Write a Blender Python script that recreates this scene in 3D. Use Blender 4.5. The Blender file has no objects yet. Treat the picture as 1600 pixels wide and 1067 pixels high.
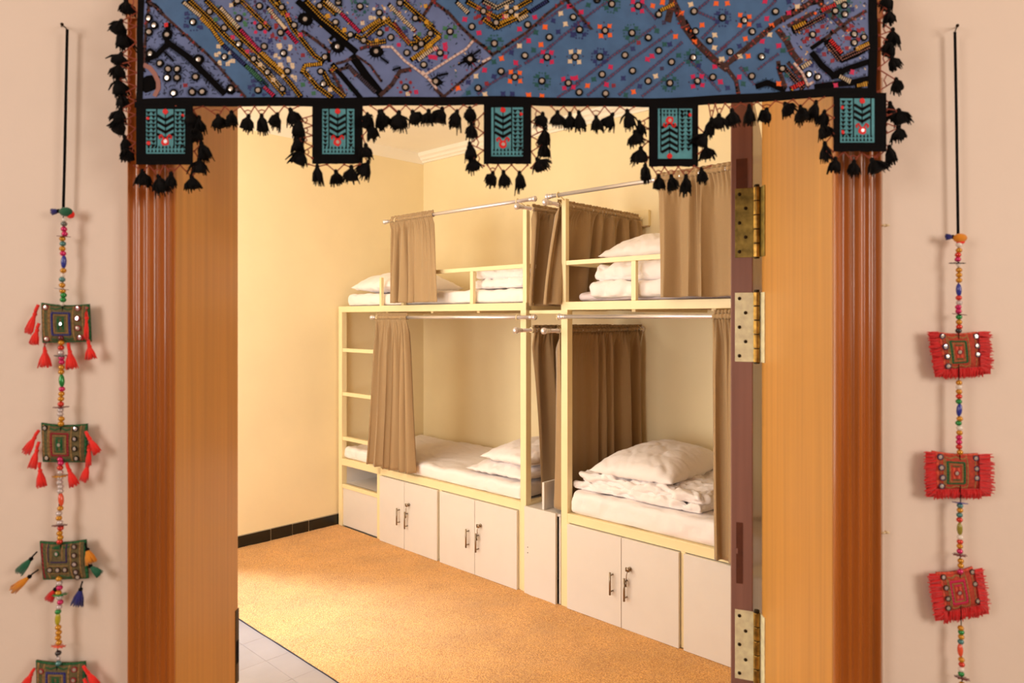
import bpy, bmesh, math, random
from mathutils import Vector, Matrix, noise
random.seed(7)
PI = math.pi
sc = bpy.context.scene
C = sc.collection

# ---------------------------------------------------------------- camera
cam_d = bpy.data.cameras.new('camera'); cam = bpy.data.objects.new('camera', cam_d); C.objects.link(cam)
cam.location = (0, 0, 1.6); cam.rotation_euler = (PI/2, 0, 0)
cam_d.sensor_width = 36.0; cam_d.lens = 1110/1600*36; cam_d.shift_y = (497-533.5)/1600
cam_d.clip_start = 0.05
cam_d.dof.use_dof = True; cam_d.dof.focus_distance = 3.6; cam_d.dof.aperture_fstop = 7.5
sc.camera = cam
sc.cycles.diffuse_bounces = 6
# ---------------------------------------------------------------- room frame: u along the beds, v towards the back wall
Lr = math.hypot(1165, 1110)
U = Vector((1165/Lr, -1110/Lr, 0)); V = Vector((1110/Lr, 1165/Lr, 0)); O = Vector((-1.33827, 5.48148, 0))
ROT = math.atan2(U.y, U.x)
def R(u, v, z=0): return O + U*u + V*v + Vector((0, 0, z))
# ---------------------------------------------------------------- light and exposure
w = bpy.data.worlds.new('world'); sc.world = w; w.use_nodes = True
w.node_tree.nodes['Background'].inputs[0].default_value = (1.0, 0.9, 0.8, 1); w.node_tree.nodes['Background'].inputs[1].default_value = 0.35
def area(name, loc, target, size, power, col, sizey=None):
    l = bpy.data.lights.new(name, 'AREA'); l.energy = power; l.color = col; l.size = size
    if sizey: l.shape = 'RECTANGLE'; l.size_y = sizey
    o = bpy.data.objects.new(name, l); C.objects.link(o); o.location = loc
    o.rotation_euler = (Vector(target)-Vector(loc)).to_track_quat('-Z', 'Y').to_euler(); return o
lamp = bpy.data.lights.new('room_lamp', 'POINT'); lamp.energy = 20; lamp.color = (1, 0.91, 0.74); lamp.shadow_soft_size = 0.13
lo = bpy.data.objects.new('room_lamp', lamp); C.objects.link(lo); lo.location = R(1.25, -2.3, 2.3)
soft_fill = bpy.data.lights.new('room_fill_light', 'POINT'); soft_fill.energy = 27; soft_fill.color = (1, 0.94, 0.80); soft_fill.shadow_soft_size = 0.3  # added fill out of view, softens the room and lifts the ceiling
lo2 = bpy.data.objects.new('room_fill_light', soft_fill); C.objects.link(lo2); lo2.location = R(0.75, -2.2, 1.9)
area('side_fill_light', (-3.1, 2.45, 1.45), (0.3, 4.0, 1.6), 1.6, 40, (0.98, 0.955, 0.90), 1.8)  # added fill light out of view; the side wall has no opening
area('front_fill_light', (-1.55, 1.30, 1.35), (-0.6, 5.0, 1.75), 1.5, 60, (0.97, 0.93, 0.845), 1.7)  # unseen fill added before the solid doorway wall, brightens the bunk interiors
dl = area('window_daylight', R(-0.30, -1.92, 1.35), R(-0.30, -1.92, 1.35)+U*0.91+V*0.40-Vector((0, 0, 0.80)), 1.1, 14, (0.48, 0.62, 1.0), 1.1); dl.data.spread = math.radians(28)
area('corridor_light_left', (-1.9, -0.8, 2.1), (0, 1.0, 1.2), 0.8, 24.5, (1, 0.905, 0.82), 1.1)
area('corridor_light_right', (1.9, -0.8, 2.0), (0, 1.0, 1.2), 0.8, 27, (1, 0.885, 0.775), 1.1)
sc.view_settings.view_transform = 'Standard'; sc.view_settings.look = 'None'
sc.view_settings.exposure = 0.0; sc.view_settings.gamma = 1.0; sc.view_settings.use_curve_mapping = False

# ---------------------------------------------------------------- materials
def lin(c): return tuple((x/12.92 if x <= 0.04045 else ((x+0.055)/1.055)**2.4) for x in c)
MATS = {}
def mat(name, col, rough=0.6, metal=0.0, var=0.0, vscale=20, bump=0.0, bscale=60, stretch=None, sheen=0.0, coat=0.0, spec=0.5, col2=None, detail=3, srgb=True, trans=0.0):
    m = bpy.data.materials.new(name); m.use_nodes = True; nt = m.node_tree; b = nt.nodes['Principled BSDF']
    c = lin(col) if srgb else col
    b.inputs['Base Color'].default_value = (*c, 1); b.inputs['Roughness'].default_value = rough; b.inputs['Metallic'].default_value = metal
    b.inputs['Specular IOR Level'].default_value = spec
    if sheen: b.inputs['Sheen Weight'].default_value = sheen; b.inputs['Sheen Roughness'].default_value = 0.5
    if coat: b.inputs['Coat Weight'].default_value = coat; b.inputs['Coat Roughness'].default_value = 0.12
    if trans: b.inputs['Transmission Weight'].default_value = trans
    if var or bump or col2:
        tc = nt.nodes.new('ShaderNodeTexCoord'); mp = nt.nodes.new('ShaderNodeMapping'); nt.links.new(tc.outputs['Object'], mp.inputs[0])
        if stretch: mp.inputs['Scale'].default_value = stretch
    if var or col2:
        n = nt.nodes.new('ShaderNodeTexNoise'); n.inputs['Scale'].default_value = vscale; n.inputs['Detail'].default_value = detail
        nt.links.new(mp.outputs[0], n.inputs['Vector'])
        r = nt.nodes.new('ShaderNodeValToRGB'); r.color_ramp.elements[0].position = 0.3; r.color_ramp.elements[1].position = 0.7
        c2 = lin(col2) if col2 else tuple(min(1, x*(1+var)) for x in c); c1 = c if col2 else tuple(x*(1-var) for x in c)
        r.color_ramp.elements[0].color = (*c1, 1); r.color_ramp.elements[1].color = (*c2, 1)
        nt.links.new(n.outputs[0], r.inputs[0]); nt.links.new(r.outputs[0], b.inputs['Base Color'])
    if bump:
        n2 = nt.nodes.new('ShaderNodeTexNoise'); n2.inputs['Scale'].default_value = bscale; n2.inputs['Detail'].default_value = detail
        nt.links.new(mp.outputs[0], n2.inputs['Vector'])
        bp = nt.nodes.new('ShaderNodeBump'); bp.inputs['Strength'].default_value = bump; bp.inputs['Distance'].default_value = 0.01
        nt.links.new(n2.outputs[0], bp.inputs['Height']); nt.links.new(bp.outputs[0], b.inputs['Normal'])
    MATS[name] = m; return m
mat('room_paint', (0.955, 0.89, 0.735), 0.55, var=0.025, vscale=3, bump=0.08, bscale=25)
mat('ceiling_paint', (0.97, 0.94, 0.885), 0.7, var=0.02, vscale=3)
mat('corridor_paint', (0.89, 0.82, 0.76), 0.6, var=0.02, vscale=4, bump=0.08, bscale=30)
mat('casing_wood', (0.69, 0.39, 0.13), 0.28, var=0.22, vscale=60, stretch=(1, 1, 0.03), coat=0.5, bump=0.05, bscale=120)
mat('jamb_wood', (0.82, 0.58, 0.265), 0.42, var=0.09, vscale=80, stretch=(1, 1, 0.02), coat=0.15)
mat('door_wood', (0.56, 0.40, 0.36), 0.4, var=0.2, vscale=35, stretch=(1, 1, 0.05), coat=0.3)
mat('dark_recess', (0.36, 0.17, 0.08), 0.7, var=0.2, vscale=60)
mat('brass', (0.96, 0.93, 0.78), 0.38, metal=0.2, var=0.15, vscale=70)
mat('dark_brass', (0.60, 0.52, 0.26), 0.4, metal=0.6, var=0.45, vscale=60)  # darker, more uneven brass for the upper hinge
mat('gold_knuckle', (0.64, 0.50, 0.24), 0.3, metal=0.85, var=0.5, vscale=90)
mat('screw_metal', (0.20, 0.15, 0.08), 0.4, metal=0.8)
mat('cream_metal', (0.95, 0.88, 0.70), 0.35, var=0.02, vscale=8)
mat('white_board', (0.875, 0.85, 0.83), 0.4, var=0.012, vscale=10)
mat('board_edge', (0.74, 0.62, 0.48), 0.6)
mat('deck_board', (0.60, 0.43, 0.24), 0.6, var=0.25, vscale=14, stretch=(0.4, 3, 1))
mat('chrome', (0.88, 0.86, 0.88), 0.28, metal=0.75)
mat('nickel', (0.60, 0.54, 0.47), 0.32, metal=0.9)
mat('dark_rod', (0.40, 0.33, 0.26), 0.25, metal=0.9)
mat('curtain_cloth', (0.64, 0.525, 0.375), 0.75, var=0.05, vscale=300, bump=0.1, bscale=500, sheen=0.3)
mat('bed_linen', (0.955, 0.925, 0.925), 0.8, var=0.012, vscale=6, bump=0.9, bscale=9, sheen=0.15)
mat('mauve_linen', (0.90, 0.85, 0.88), 0.8, var=0.02, vscale=6, bump=0.15, bscale=22)
mat('black_marble', (0.10, 0.10, 0.08), 0.25, var=0.5, vscale=30)
mat('grout', (0.72, 0.66, 0.55), 0.8)
mat('floor_tile', (0.60, 0.54, 0.47), 0.45, var=0.06, vscale=5, bump=0.03)
mat('floor_slab', (0.60, 0.55, 0.49), 0.8)
mat('carpet_edge', (0.16, 0.15, 0.15), 0.9)
mat('black_thread', (0.03, 0.024, 0.026), 0.9, spec=0.2)
mat('black_cloth', (0.022, 0.016, 0.022), 0.9, spec=0.15, var=0.2, vscale=200)
mat('blue_cloth', (0.25, 0.395, 0.57), 0.8, var=0.13, vscale=45, sheen=0.2)
mat('lavender_cloth', (0.38, 0.44, 0.62), 0.8, var=0.12, vscale=45, sheen=0.2)
mat('teal_cloth', (0.32, 0.58, 0.63), 0.8, var=0.15, vscale=90)
mat('seam_brown', (0.22, 0.10, 0.085), 0.8, var=0.35, vscale=260)
mat('seam_orange', (0.55, 0.22, 0.14), 0.8)
mat('orange_cord', (0.56, 0.25, 0.16), 0.75)
THREAD = dict(k=(0.025, 0.02, 0.025), y=(0.83, 0.61, 0.12), c=(0.88, 0.79, 0.66), m=(0.78, 0.08, 0.32), o=(0.95, 0.40, 0.10), g=(0.08, 0.32, 0.32), n=(0.12, 0.16, 0.40),
              r=(0.55, 0.10, 0.14), w=(0.84, 0.74, 0.70), p=(0.21, 0.15, 0.30), R=(0.85, 0.10, 0.10), l=(0.22, 0.45, 0.30), s=(0.60, 0.40, 0.36), B=(0.25, 0.20, 0.26))
for k, c in THREAD.items(): mat('thread_'+k, c, 0.6 if k != 'k' else 0.95, spec=0.4 if k != 'k' else 0.1)
mat('mirror_glass', (0.80, 0.76, 0.72), 0.18, metal=0.55)
mat('mirror_bright', (0.93, 0.92, 0.95), 0.12, metal=0.8)
BEAD = dict(gold=(0.80, 0.56, 0.10), magenta=(0.80, 0.10, 0.40), red=(0.82, 0.20, 0.12), teal=(0.30, 0.52, 0.52), silver=(0.80, 0.76, 0.76), green=(0.12, 0.55, 0.25),
            grey=(0.42, 0.44, 0.42), blue=(0.14, 0.20, 0.60), darkred=(0.40, 0.05, 0.10), yellow=(0.72, 0.68, 0.15), olive=(0.58, 0.55, 0.20), black=(0.12, 0.10, 0.12), white=(0.90, 0.86, 0.82), orange=(0.90, 0.33, 0.20))
for k, c in BEAD.items(): mat('bead_'+k, c, 0.22, metal=0.35 if k in ('gold', 'magenta', 'red', 'silver', 'green', 'teal', 'grey') else 0, coat=0.6)
for k, c in dict(scarlet=(0.92, 0.13, 0.07), crimson=(0.80, 0.02, 0.03), amber=(0.85, 0.53, 0.05), emerald=(0.03, 0.36, 0.24), navy=(0.08, 0.07, 0.42), orangered=(0.85, 0.30, 0.18)).items():
    mat('yarn_'+k, c, 0.8, sheen=0.3)
mat('pad_olive', (0.38, 0.33, 0.20), 0.85, var=0.3, vscale=300)
mat('pad_red', (0.66, 0.22, 0.14), 0.85, var=0.25, vscale=300)
mat('pad_tan', (0.60, 0.46, 0.27), 0.85, var=0.2, vscale=300)
mat('pad_green', (0.10, 0.36, 0.20), 0.85)
mat('plastic_cream', (0.90, 0.82, 0.66), 0.45)
def carpet_mat():
    m = bpy.data.materials.new('carpet_pile'); m.use_nodes = True; nt = m.node_tree; b = nt.nodes['Principled BSDF']
    b.inputs['Roughness'].default_value = 0.95; b.inputs['Sheen Weight'].default_value = 0.35; b.inputs['Sheen Roughness'].default_value = 0.35; b.inputs['Specular IOR Level'].default_value = 0.2
    tc = nt.nodes.new('ShaderNodeTexCoord')
    def nz(s, d, lo, hi, c1, c2):
        n = nt.nodes.new('ShaderNodeTexNoise'); n.inputs['Scale'].default_value = s; n.inputs['Detail'].default_value = d; nt.links.new(tc.outputs['Object'], n.inputs['Vector'])
        r = nt.nodes.new('ShaderNodeValToRGB'); r.color_ramp.elements[0].position = lo; r.color_ramp.elements[1].position = hi
        r.color_ramp.elements[0].color = c1; r.color_ramp.elements[1].color = c2; nt.links.new(n.outputs[0], r.inputs[0]); return n, r
    n1, r1 = nz(170, 4, 0.33, 0.66, (*lin((0.76, 0.49, 0.20)), 1), (*lin((0.98, 0.755, 0.42)), 1))
    n2, r2 = nz(4, 4, 0.35, 0.65, (0.86, 0.86, 0.86, 1), (1, 1, 1, 1))
    mx = nt.nodes.new('ShaderNodeMix'); mx.data_type = 'RGBA'; mx.blend_type = 'MULTIPLY'; mx.inputs[0].default_value = 1
    nt.links.new(r1.outputs[0], mx.inputs[6]); nt.links.new(r2.outputs[0], mx.inputs[7]); nt.links.new(mx.outputs[2], b.inputs['Base Color'])
    bp = nt.nodes.new('ShaderNodeBump'); bp.inputs['Strength'].default_value = 0.8; bp.inputs['Distance'].default_value = 0.008
    nt.links.new(n1.outputs[0], bp.inputs['Height']); nt.links.new(bp.outputs[0], b.inputs['Normal']); MATS['carpet_pile'] = m
carpet_mat()

# ---------------------------------------------------------------- mesh helpers
class MB:
    def __init__(s): s.v = []; s.f = []; s.m = []
    def add(s, vs, fs, mi=0):
        k = len(s.v); s.v += [tuple(p) for p in vs]; s.f += [tuple(i+k for i in f) for f in fs]; s.m += [mi]*len(fs)
    def box(s, a, b, mi=0, T=None):
        x0, y0, z0 = a; x1, y1, z1 = b
        P = [Vector(p) for p in ((x0,y0,z0),(x1,y0,z0),(x1,y1,z0),(x0,y1,z0),(x0,y0,z1),(x1,y0,z1),(x1,y1,z1),(x0,y1,z1))]
        if T: P = [T(p) for p in P]
        s.add(P, [(0,3,2,1),(4,5,6,7),(0,1,5,4),(1,2,6,5),(2,3,7,6),(3,0,4,7)], mi)
    def tube(s, pts, r, n=8, mi=0, caps=True):
        pts = [Vector(p) for p in pts]; rr = r if isinstance(r, (list, tuple)) else [r]*len(pts); rings = []
        up = Vector((0, 0, 1))
        for i, p in enumerate(pts):
            d = (pts[min(i+1, len(pts)-1)]-pts[max(i-1, 0)])
            if d.length < 1e-9: d = Vector((0, 0, 1))
            d.normalize(); a = d.cross(up)
            if a.length < 0.1: a = d.cross(Vector((0, 1, 0)))
            a.normalize(); b = d.cross(a)
            rings.append([p+(a*math.cos(2*PI*k/n)+b*math.sin(2*PI*k/n))*rr[i] for k in range(n)])
        vs = [q for g in rings for q in g]; fs = []
        for i in range(len(pts)-1):
            for k in range(n): fs.append((i*n+k, i*n+(k+1) % n, (i+1)*n+(k+1) % n, (i+1)*n+k))
        if caps: fs.append(tuple(range(n-1, -1, -1))); fs.append(tuple((len(pts)-1)*n+k for k in range(n)))
        s.add(vs, fs, mi)
    def ball(s, c, r, n=10, m=7, mi=0, sc3=(1, 1, 1)):
        c = Vector(c); vs = [c+Vector((0, 0, r*sc3[2]))]; fs = []
        for i in range(1, m):
            for k in range(n):
                t = PI*i/m; a = 2*PI*k/n; vs.append(c+Vector((r*math.sin(t)*math.cos(a)*sc3[0], r*math.sin(t)*math.sin(a)*sc3[1], r*math.cos(t)*sc3[2])))
        vs.append(c-Vector((0, 0, r*sc3[2])))
        for k in range(n): fs.append((0, 1+k, 1+(k+1) % n))
        for i in range(m-2):
            for k in range(n): fs.append((1+i*n+k, 1+(i+1)*n+k, 1+(i+1)*n+(k+1) % n, 1+i*n+(k+1) % n))
        e = len(vs)-1; o = 1+(m-2)*n
        for k in range(n): fs.append((o+k, e, o+(k+1) % n))
        s.add(vs, fs, mi)
    def grid(s, fn, nx, ny, mi=0, cell=None):
        vs = [fn(i/nx, j/ny) for j in range(ny+1) for i in range(nx+1)]; k = len(s.v); s.v += [tuple(p) for p in vs]
        for j in range(ny):
            for i in range(nx):
                a = k+j*(nx+1)+i; s.f.append((a, a+1, a+nx+2, a+nx+1)); s.m.append(cell(i, j) if cell else mi)
    def mesh(s, name, mats, smooth=False):
        me = bpy.data.meshes.new(name); me.from_pydata(s.v, [], s.f)
        for m in (mats if isinstance(mats, (list, tuple)) else [mats]): me.materials.append(MATS[m])
        me.polygons.foreach_set('material_index', s.m)
        if smooth: me.polygons.foreach_set('use_smooth', [True]*len(s.f))
        me.update(); return me
def obj(name, mb, mats, parent=None, smooth=False, loc=(0, 0, 0), rot=None, bevel=0, label=None, kind=None, solid=0):
    me = mb if isinstance(mb, bpy.types.Mesh) else mb.mesh(name, mats, smooth)
    o = bpy.data.objects.new(name, me); C.objects.link(o); o.location = loc
    if rot: o.rotation_euler = rot
    if parent: o.parent = parent
    if solid: m = o.modifiers.new('solid', 'SOLIDIFY'); m.thickness = solid; m.offset = 0
    if bevel: m = o.modifiers.new('bevel', 'BEVEL'); m.width = bevel; m.segments = 2; m.limit_method = 'ANGLE'
    if label: o['label'] = label
    if kind: o['kind'] = kind
    return o
def tag(o, label, cat, group=None, kind=None):
    o['label'] = label; o['category'] = cat
    if group: o['group'] = group
    if kind: o['kind'] = kind
    return o
def thing(name, label, cat, loc=(0, 0, 0), rotz=0, group=None):
    o = bpy.data.objects.new(name, None); C.objects.link(o); o.location = loc; o.rotation_euler = (0, 0, rotz); o.empty_display_size = 0.1
    return tag(o, label, cat, group)
def struct(name, mb, mats, label, cat, loc=(0, 0, 0), rotz=0, smooth=False, bevel=0):
    o = obj(name, mb, mats, None, smooth, loc, (0, 0, rotz), bevel); return tag(o, label, cat, kind='structure')
def boxobj(name, a, b, m, parent=None, **k):
    mb = MB(); mb.box(a, b); return obj(name, mb, m, parent, **k)

# ================================================================ THE SETTING
def wallbox(name, a, b, m, label, cat='wall', rf=True):
    mb = MB(); mb.box(a, b)
    return struct(name, mb, m, label, cat, loc=(O.x, O.y, 0) if rf else (0, 0, 0), rotz=ROT if rf else 0)
CH = 3.01
# room walls (room frame)
wallbox('wall_back', (-0.17, 0.856, 0), (4.5, 0.98, CH), 'room_paint', 'cream painted wall behind the bunk beds')
mb = MB(); mb.box((-0.16, -1.2, 0), (-0.02, 0.856, CH)); mb.box((-0.16, -2.75, 0), (-0.02, -2.5, CH)); mb.box((-0.16, -2.5, 2.15), (-0.02, -1.2, CH))
struct('wall_left', mb, 'room_paint', 'pale yellow wall at the foot end of the left bunk bed', 'wall', (O.x, O.y, 0), ROT)
wallbox('wall_end', (4.36, -1.5, 0), (4.5, 0.856, CH), 'room_paint', 'cream wall beyond the right bunk bed')
wallbox('wall_side', (-3.3, 1.25, 0), (-3.18, 3.75, CH), 'room_paint', 'cream side wall of the dormitory', rf=False)
# wall with the doorway: opening x -0.5166..0.4936, z 0..2.05
mb = MB()
for a, b in (((-3.3, 1.04, 0), (-0.53, 1.24, CH)), ((0.50, 1.04, 0), (2.6, 1.24, CH)), ((-0.53, 1.04, 2.06), (0.50, 1.24, CH))): mb.box(a, b)
struct('wall_front', mb, 'corridor_paint', 'pinkish beige plastered wall around the doorway', 'wall')
# corridor
wallbox('wall_corridor_left', (-2.65, -1.9, 0), (-2.55, 1.04, CH), 'corridor_paint', 'pinkish corridor end wall on the left', rf=False)
wallbox('wall_corridor_right', (2.5, -1.9, 0), (2.6, 1.04, CH), 'corridor_paint', 'pinkish corridor end wall on the right', rf=False)
wallbox('wall_corridor_back', (-2.65, -2.0, 0), (2.6, -1.9, CH), 'corridor_paint', 'pinkish corridor wall opposite the doorway', rf=False)
mb = MB(); mb.box((-3.3, -2.0, CH), (3.2, 7.2, CH+0.1))
struct('ceiling', mb, 'ceiling_paint', 'plain off-white ceiling', 'ceiling')
mb = MB(); mb.box((-3.4, -2.0, -0.1), (3.4, 7.2, 0.0))
fl = struct('floor', mb, 'floor_slab', 'pale stone tiled floor beside the carpet', 'floor')
tm = None
for i in range(18):
    for j in range(7):
        u0 = 0.197+0.24*i-0.24; v0 = -1.44-0.24*(j-1)-0.24
        p = R(u0+0.12, v0+0.12)
        if p.y < 1.42 or p.x < -3.0 or u0 < -0.1: continue
        if tm is None:
            b = MB(); b.box((-0.1192, -0.1192, 0.0), (0.1192, 0.1192, 0.003)); tm = b.mesh('tile', 'floor_tile')
        t = obj('tile', tm, None, fl, loc=(p.x, p.y, random.uniform(0, 0.0006)), rot=(0, 0, ROT))
# baseboard of black marble
bb = bpy.data.objects.new('baseboard_left', None); C.objects.link(bb); bb.location = (O.x, O.y, 0); bb.rotation_euler = (0, 0, ROT)
tag(bb, 'black marble skirting tiles along the foot of the left wall', 'baseboard', kind='structure')
edges = [0.02, -0.25, -0.384, -0.553, -0.85, -1.18]
for a, b_ in zip(edges, edges[1:]):
    mb = MB(); j = random.uniform(-0.002, 0.002); mb.box((-0.02, b_+0.003, 0.0), (-0.008+j, a-0.003, 0.088+j)); obj('skirting_tile', mb, 'black_marble', bb, bevel=0.002)
mb = MB(); mb.box((-0.02, -1.18, 0.0), (-0.0125, 0.02, 0.093)); obj('grout_line', mb, 'grout', bb)
# cornice and painted ceiling band
mb = MB(); prof = [(0.0, 0.0), (-0.018, 0.0), (-0.022, 0.014), (-0.038, 0.022), (-0.042, 0.04), (-0.06, 0.052), (-0.066, 0.08), (0.0, 0.08)]
vs = [(-0.015, 0.856+p[0], 2.93+p[1]) for p in prof]+[(4.36, 0.856+p[0], 2.93+p[1]) for p in prof]; n = len(prof)
mb.add(vs, [tuple(range(n-1, -1, -1)), tuple(range(n, 2*n))]+[(k, (k+1) % n, (k+1) % n+n, k+n) for k in range(n)])
struct('trim_1', mb, 'ceiling_paint', 'stepped white cornice along the top of the back wall', 'cornice', (O.x, O.y, 0), ROT)
mb = MB(); mb.box((-0.02, -2.75, 2.92), (-0.016, 0.856, CH)); struct('trim_2', mb, 'ceiling_paint', 'white painted band at the top of the left wall', 'trim', (O.x, O.y, 0), ROT)
# window in the left wall, beyond the frame, where the daylight comes from
mb = MB()
for a, b in (((-0.12, -2.5, 0), (-0.06, -2.44, 2.15)), ((-0.12, -1.26, 0), (-0.06, -1.2, 2.15)), ((-0.12, -2.5, 2.09), (-0.06, -1.2, 2.15)), ((-0.12, -2.5, 0), (-0.06, -1.2, 0.06)), ((-0.115, -1.87, 0.06), (-0.07, -1.83, 2.1))): mb.box(a, b)
wn = struct('window_1', mb, 'white_board', 'tall white glazed door in the left wall', 'window', (O.x, O.y, 0), ROT)
# door frame: jambs and fluted casings
mb = MB()
mb.box((-0.53, 1.0285, 0), (-0.4866, 1.262, 2.03)); struct('trim_3', mb, 'jamb_wood', 'varnished orange wood reveal on the left of the doorway', 'door frame', bevel=0.0015)
mb = MB(); mb.box((0.4636, 1.0285, 0), (0.507, 1.319, 2.03)); struct('trim_4', mb, 'jamb_wood', 'varnished orange wood reveal on the right of the doorway', 'door frame', bevel=0.0015)
mb = MB(); mb.box((-0.53, 1.03, 2.03), (0.507, 1.262, 2.07)); struct('trim_5', mb, 'jamb_wood', 'varnished wood head of the doorway', 'door frame')
def casing(x0, x1, name, label):
    mb = MB(); prof = []; N = 72
    for i in range(N+1):
        s = i/N; x = x0+(x1-x0)*s
        e = min(s, 1-s)
        if e < 0.06: y = 1.019+0.006*(1-e/0.06)**2
        else:
            ph = (s-0.06)/0.88*4.0; y = 1.019+0.0075*(0.5-0.5*math.cos(2*PI*ph))**0.6
        prof.append((x, y))
    prof = [(x0, 1.04)]+prof+[(x1, 1.04)]; n = len(prof)
    vs = [(p[0], p[1], 0) for p in prof]+[(p[0], p[1], 2.10) for p in prof]
    mb.add(vs, [(k, (k+1) % n, (k+1) % n+n, k+n) for k in range(n)]+[tuple(range(n-1, -1, -1)), tuple(range(n, 2*n))])
    return struct(name, mb, 'casing_wood', label, 'door frame')
casing(-0.5545, -0.4873, 'trim_6', 'dark fluted wooden casing left of the doorway')
casing(0.4643, 0.5325, 'trim_7', 'dark fluted wooden casing right of the doorway')
mb = MB(); mb.box((-0.5545, 1.019, 2.03), (0.5325, 1.04, 2.10)); struct('trim_8', mb, 'casing_wood', 'wooden casing above the doorway', 'door frame')
# strike plate on left jamb
mb = MB(); mb.box((-0.4868, 1.249, 0.955), (-0.4856, 1.2635, 1.085)); mb.box((-0.4858, 1.252, 0.99), (-0.4852, 1.2625, 1.03), 1)
tag(obj('strike_plate', mb, ['screw_metal', 'black_thread']), 'dark strike plate let into the left door reveal', 'strike plate')
# cable beside right casing
cb = thing('wall_cable', 'thin pale cable clipped to the wall beside the right door casing', 'cable', (0.5395, 1.036, 0))
mb = MB(); mb.tube([(0, 0, 0.05), (0.0008, 0, 0.8), (-0.0005, 0, 1.5), (0, 0, 1.95)], 0.0028, 8); obj('cable', mb, 'corridor_paint', cb, True)
for z in (1.735, 1.288):
    mb = MB(); mb.tube([(-0.004, -0.001, z), (0.0, -0.0045, z), (0.004, -0.001, z)], 0.0016, 6); mb.tube([(0.004, 0, z), (0.009, -0.004, z)], [0.0025, 0.0014], 6); obj('cable_clip', mb, 'plastic_cream', cb, True)
# ================================================================ DOOR LEAF
ang = math.radians(22)
door = bpy.data.objects.new('door_1', None); C.objects.link(door); door.location = (0.414, 1.345, 0); door.rotation_euler = (0, 0, -ang)
tag(door, 'reddish brown door leaf swung open, seen by its hinge edge', 'door', kind='structure')
mb = MB(); mb.box((0, 0, 0.008), (0.040, 0.90, 2.02)); obj('door_leaf', mb, 'door_wood', door, bevel=0.002)
mb = MB(); mb.box((0.010, -0.0006, 1.100), (0.022, 0.004, 1.215)); mb.box((0.008, -0.0012, 1.156), (0.013, 0.002, 1.166), 1); obj('mortise', mb, ['dark_recess', 'door_wood'], door)
mb = MB(); mb.box((0.010, -0.0008, 1.80), (0.030, 0.002, 1.90), 0); obj('mortise', mb, 'dark_recess', door)
for xx in (-1, 1):
    mb = MB(); x = 0.02+xx*0.022; mb.tube([(x, 0.84, 1.0), (x+xx*0.045, 0.84, 1.0), (x+xx*0.05, 0.83, 1.0), (x+xx*0.05, 0.72, 1.0)], 0.008, 8); mb.box((min(x, x+xx*0.004), 0.82, 0.9), (max(x, x+xx*0.004), 0.86, 1.08)); obj('door_handle', mb, 'nickel', door, True)
for zc, m in ((1.779, 'dark_brass'), (1.583, 'brass'), (0.986, 'brass')):
    mb = MB()
    mb.box((0.008, -0.0016, zc-0.065), (0.040, 0.0, zc+0.065))
    for k in range(5):
        z0 = zc-0.066+k*0.0264; mb.tube([(0.047, -0.003, z0+0.0009), (0.047, -0.003, z0+0.0255)], 0.0064, 12, 1)
    mb.box((0.040, -0.0022, zc-0.065), (0.047, -0.0006, zc+0.065))
    hx = 0.4625-0.414; ca, sa = math.cos(ang), math.sin(ang)
    def T(p): # world-aligned plate expressed in the leaf's frame
        q = Vector((p.x-0.414, p.y-1.345, 0)); return Vector((q.x*ca-q.y*sa, q.x*sa+q.y*ca, p.z))
    mb.box((0.4615, 1.300, zc-0.065), (0.4636, 1.334, zc+0.065), 0, T)
    mb.tube([(0.047, -0.003, zc-.068), (0.047, -0.003, zc+.070)], 0.0052, 10, 2)
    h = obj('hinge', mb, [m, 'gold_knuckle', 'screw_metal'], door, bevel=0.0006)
    sm = MB()
    for k in range(5):
        sm.ball((0.016 if k % 2 == 0 else 0.027, -0.002, zc+0.054-0.027*k), 0.0034, 10, 5, 0, (1, 0.4, 1))
    obj('screw_heads', sm, 'screw_metal', h, True)

# ================================================================ CARPET
cp = thing('carpet', 'orange brown pile carpet laid along the front of the bunk beds', 'carpet', (O.x, O.y, 0), ROT)
mb = MB()
def cf(s, t):
    u = -0.018+4.36*s; v = -1.318+1.316*t
    if t == 0: v += 0.006*noise.noise(Vector((u*5, 0, 0)))
    return (u, v, 0.009+0.0035*noise.noise(Vector((u*6, v*6, 1)))+0.002*noise.noise(Vector((u*25, v*25, 3))))
mb.grid(cf, 218, 66); obj('pile', mb, 'carpet_pile', cp, True)
mb = MB(); mb.grid(lambda s, t: (-0.018+4.36*s, -1.321+0.006*noise.noise(Vector(((-0.018+4.36*s)*5, 0, 0))), 0.0+0.0095*t), 218, 1); mb.box((-0.018, -1.318, 0.0005), (4.34, -0.005, 0.002)); obj('carpet_border', mb, 'carpet_edge', cp)

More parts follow.
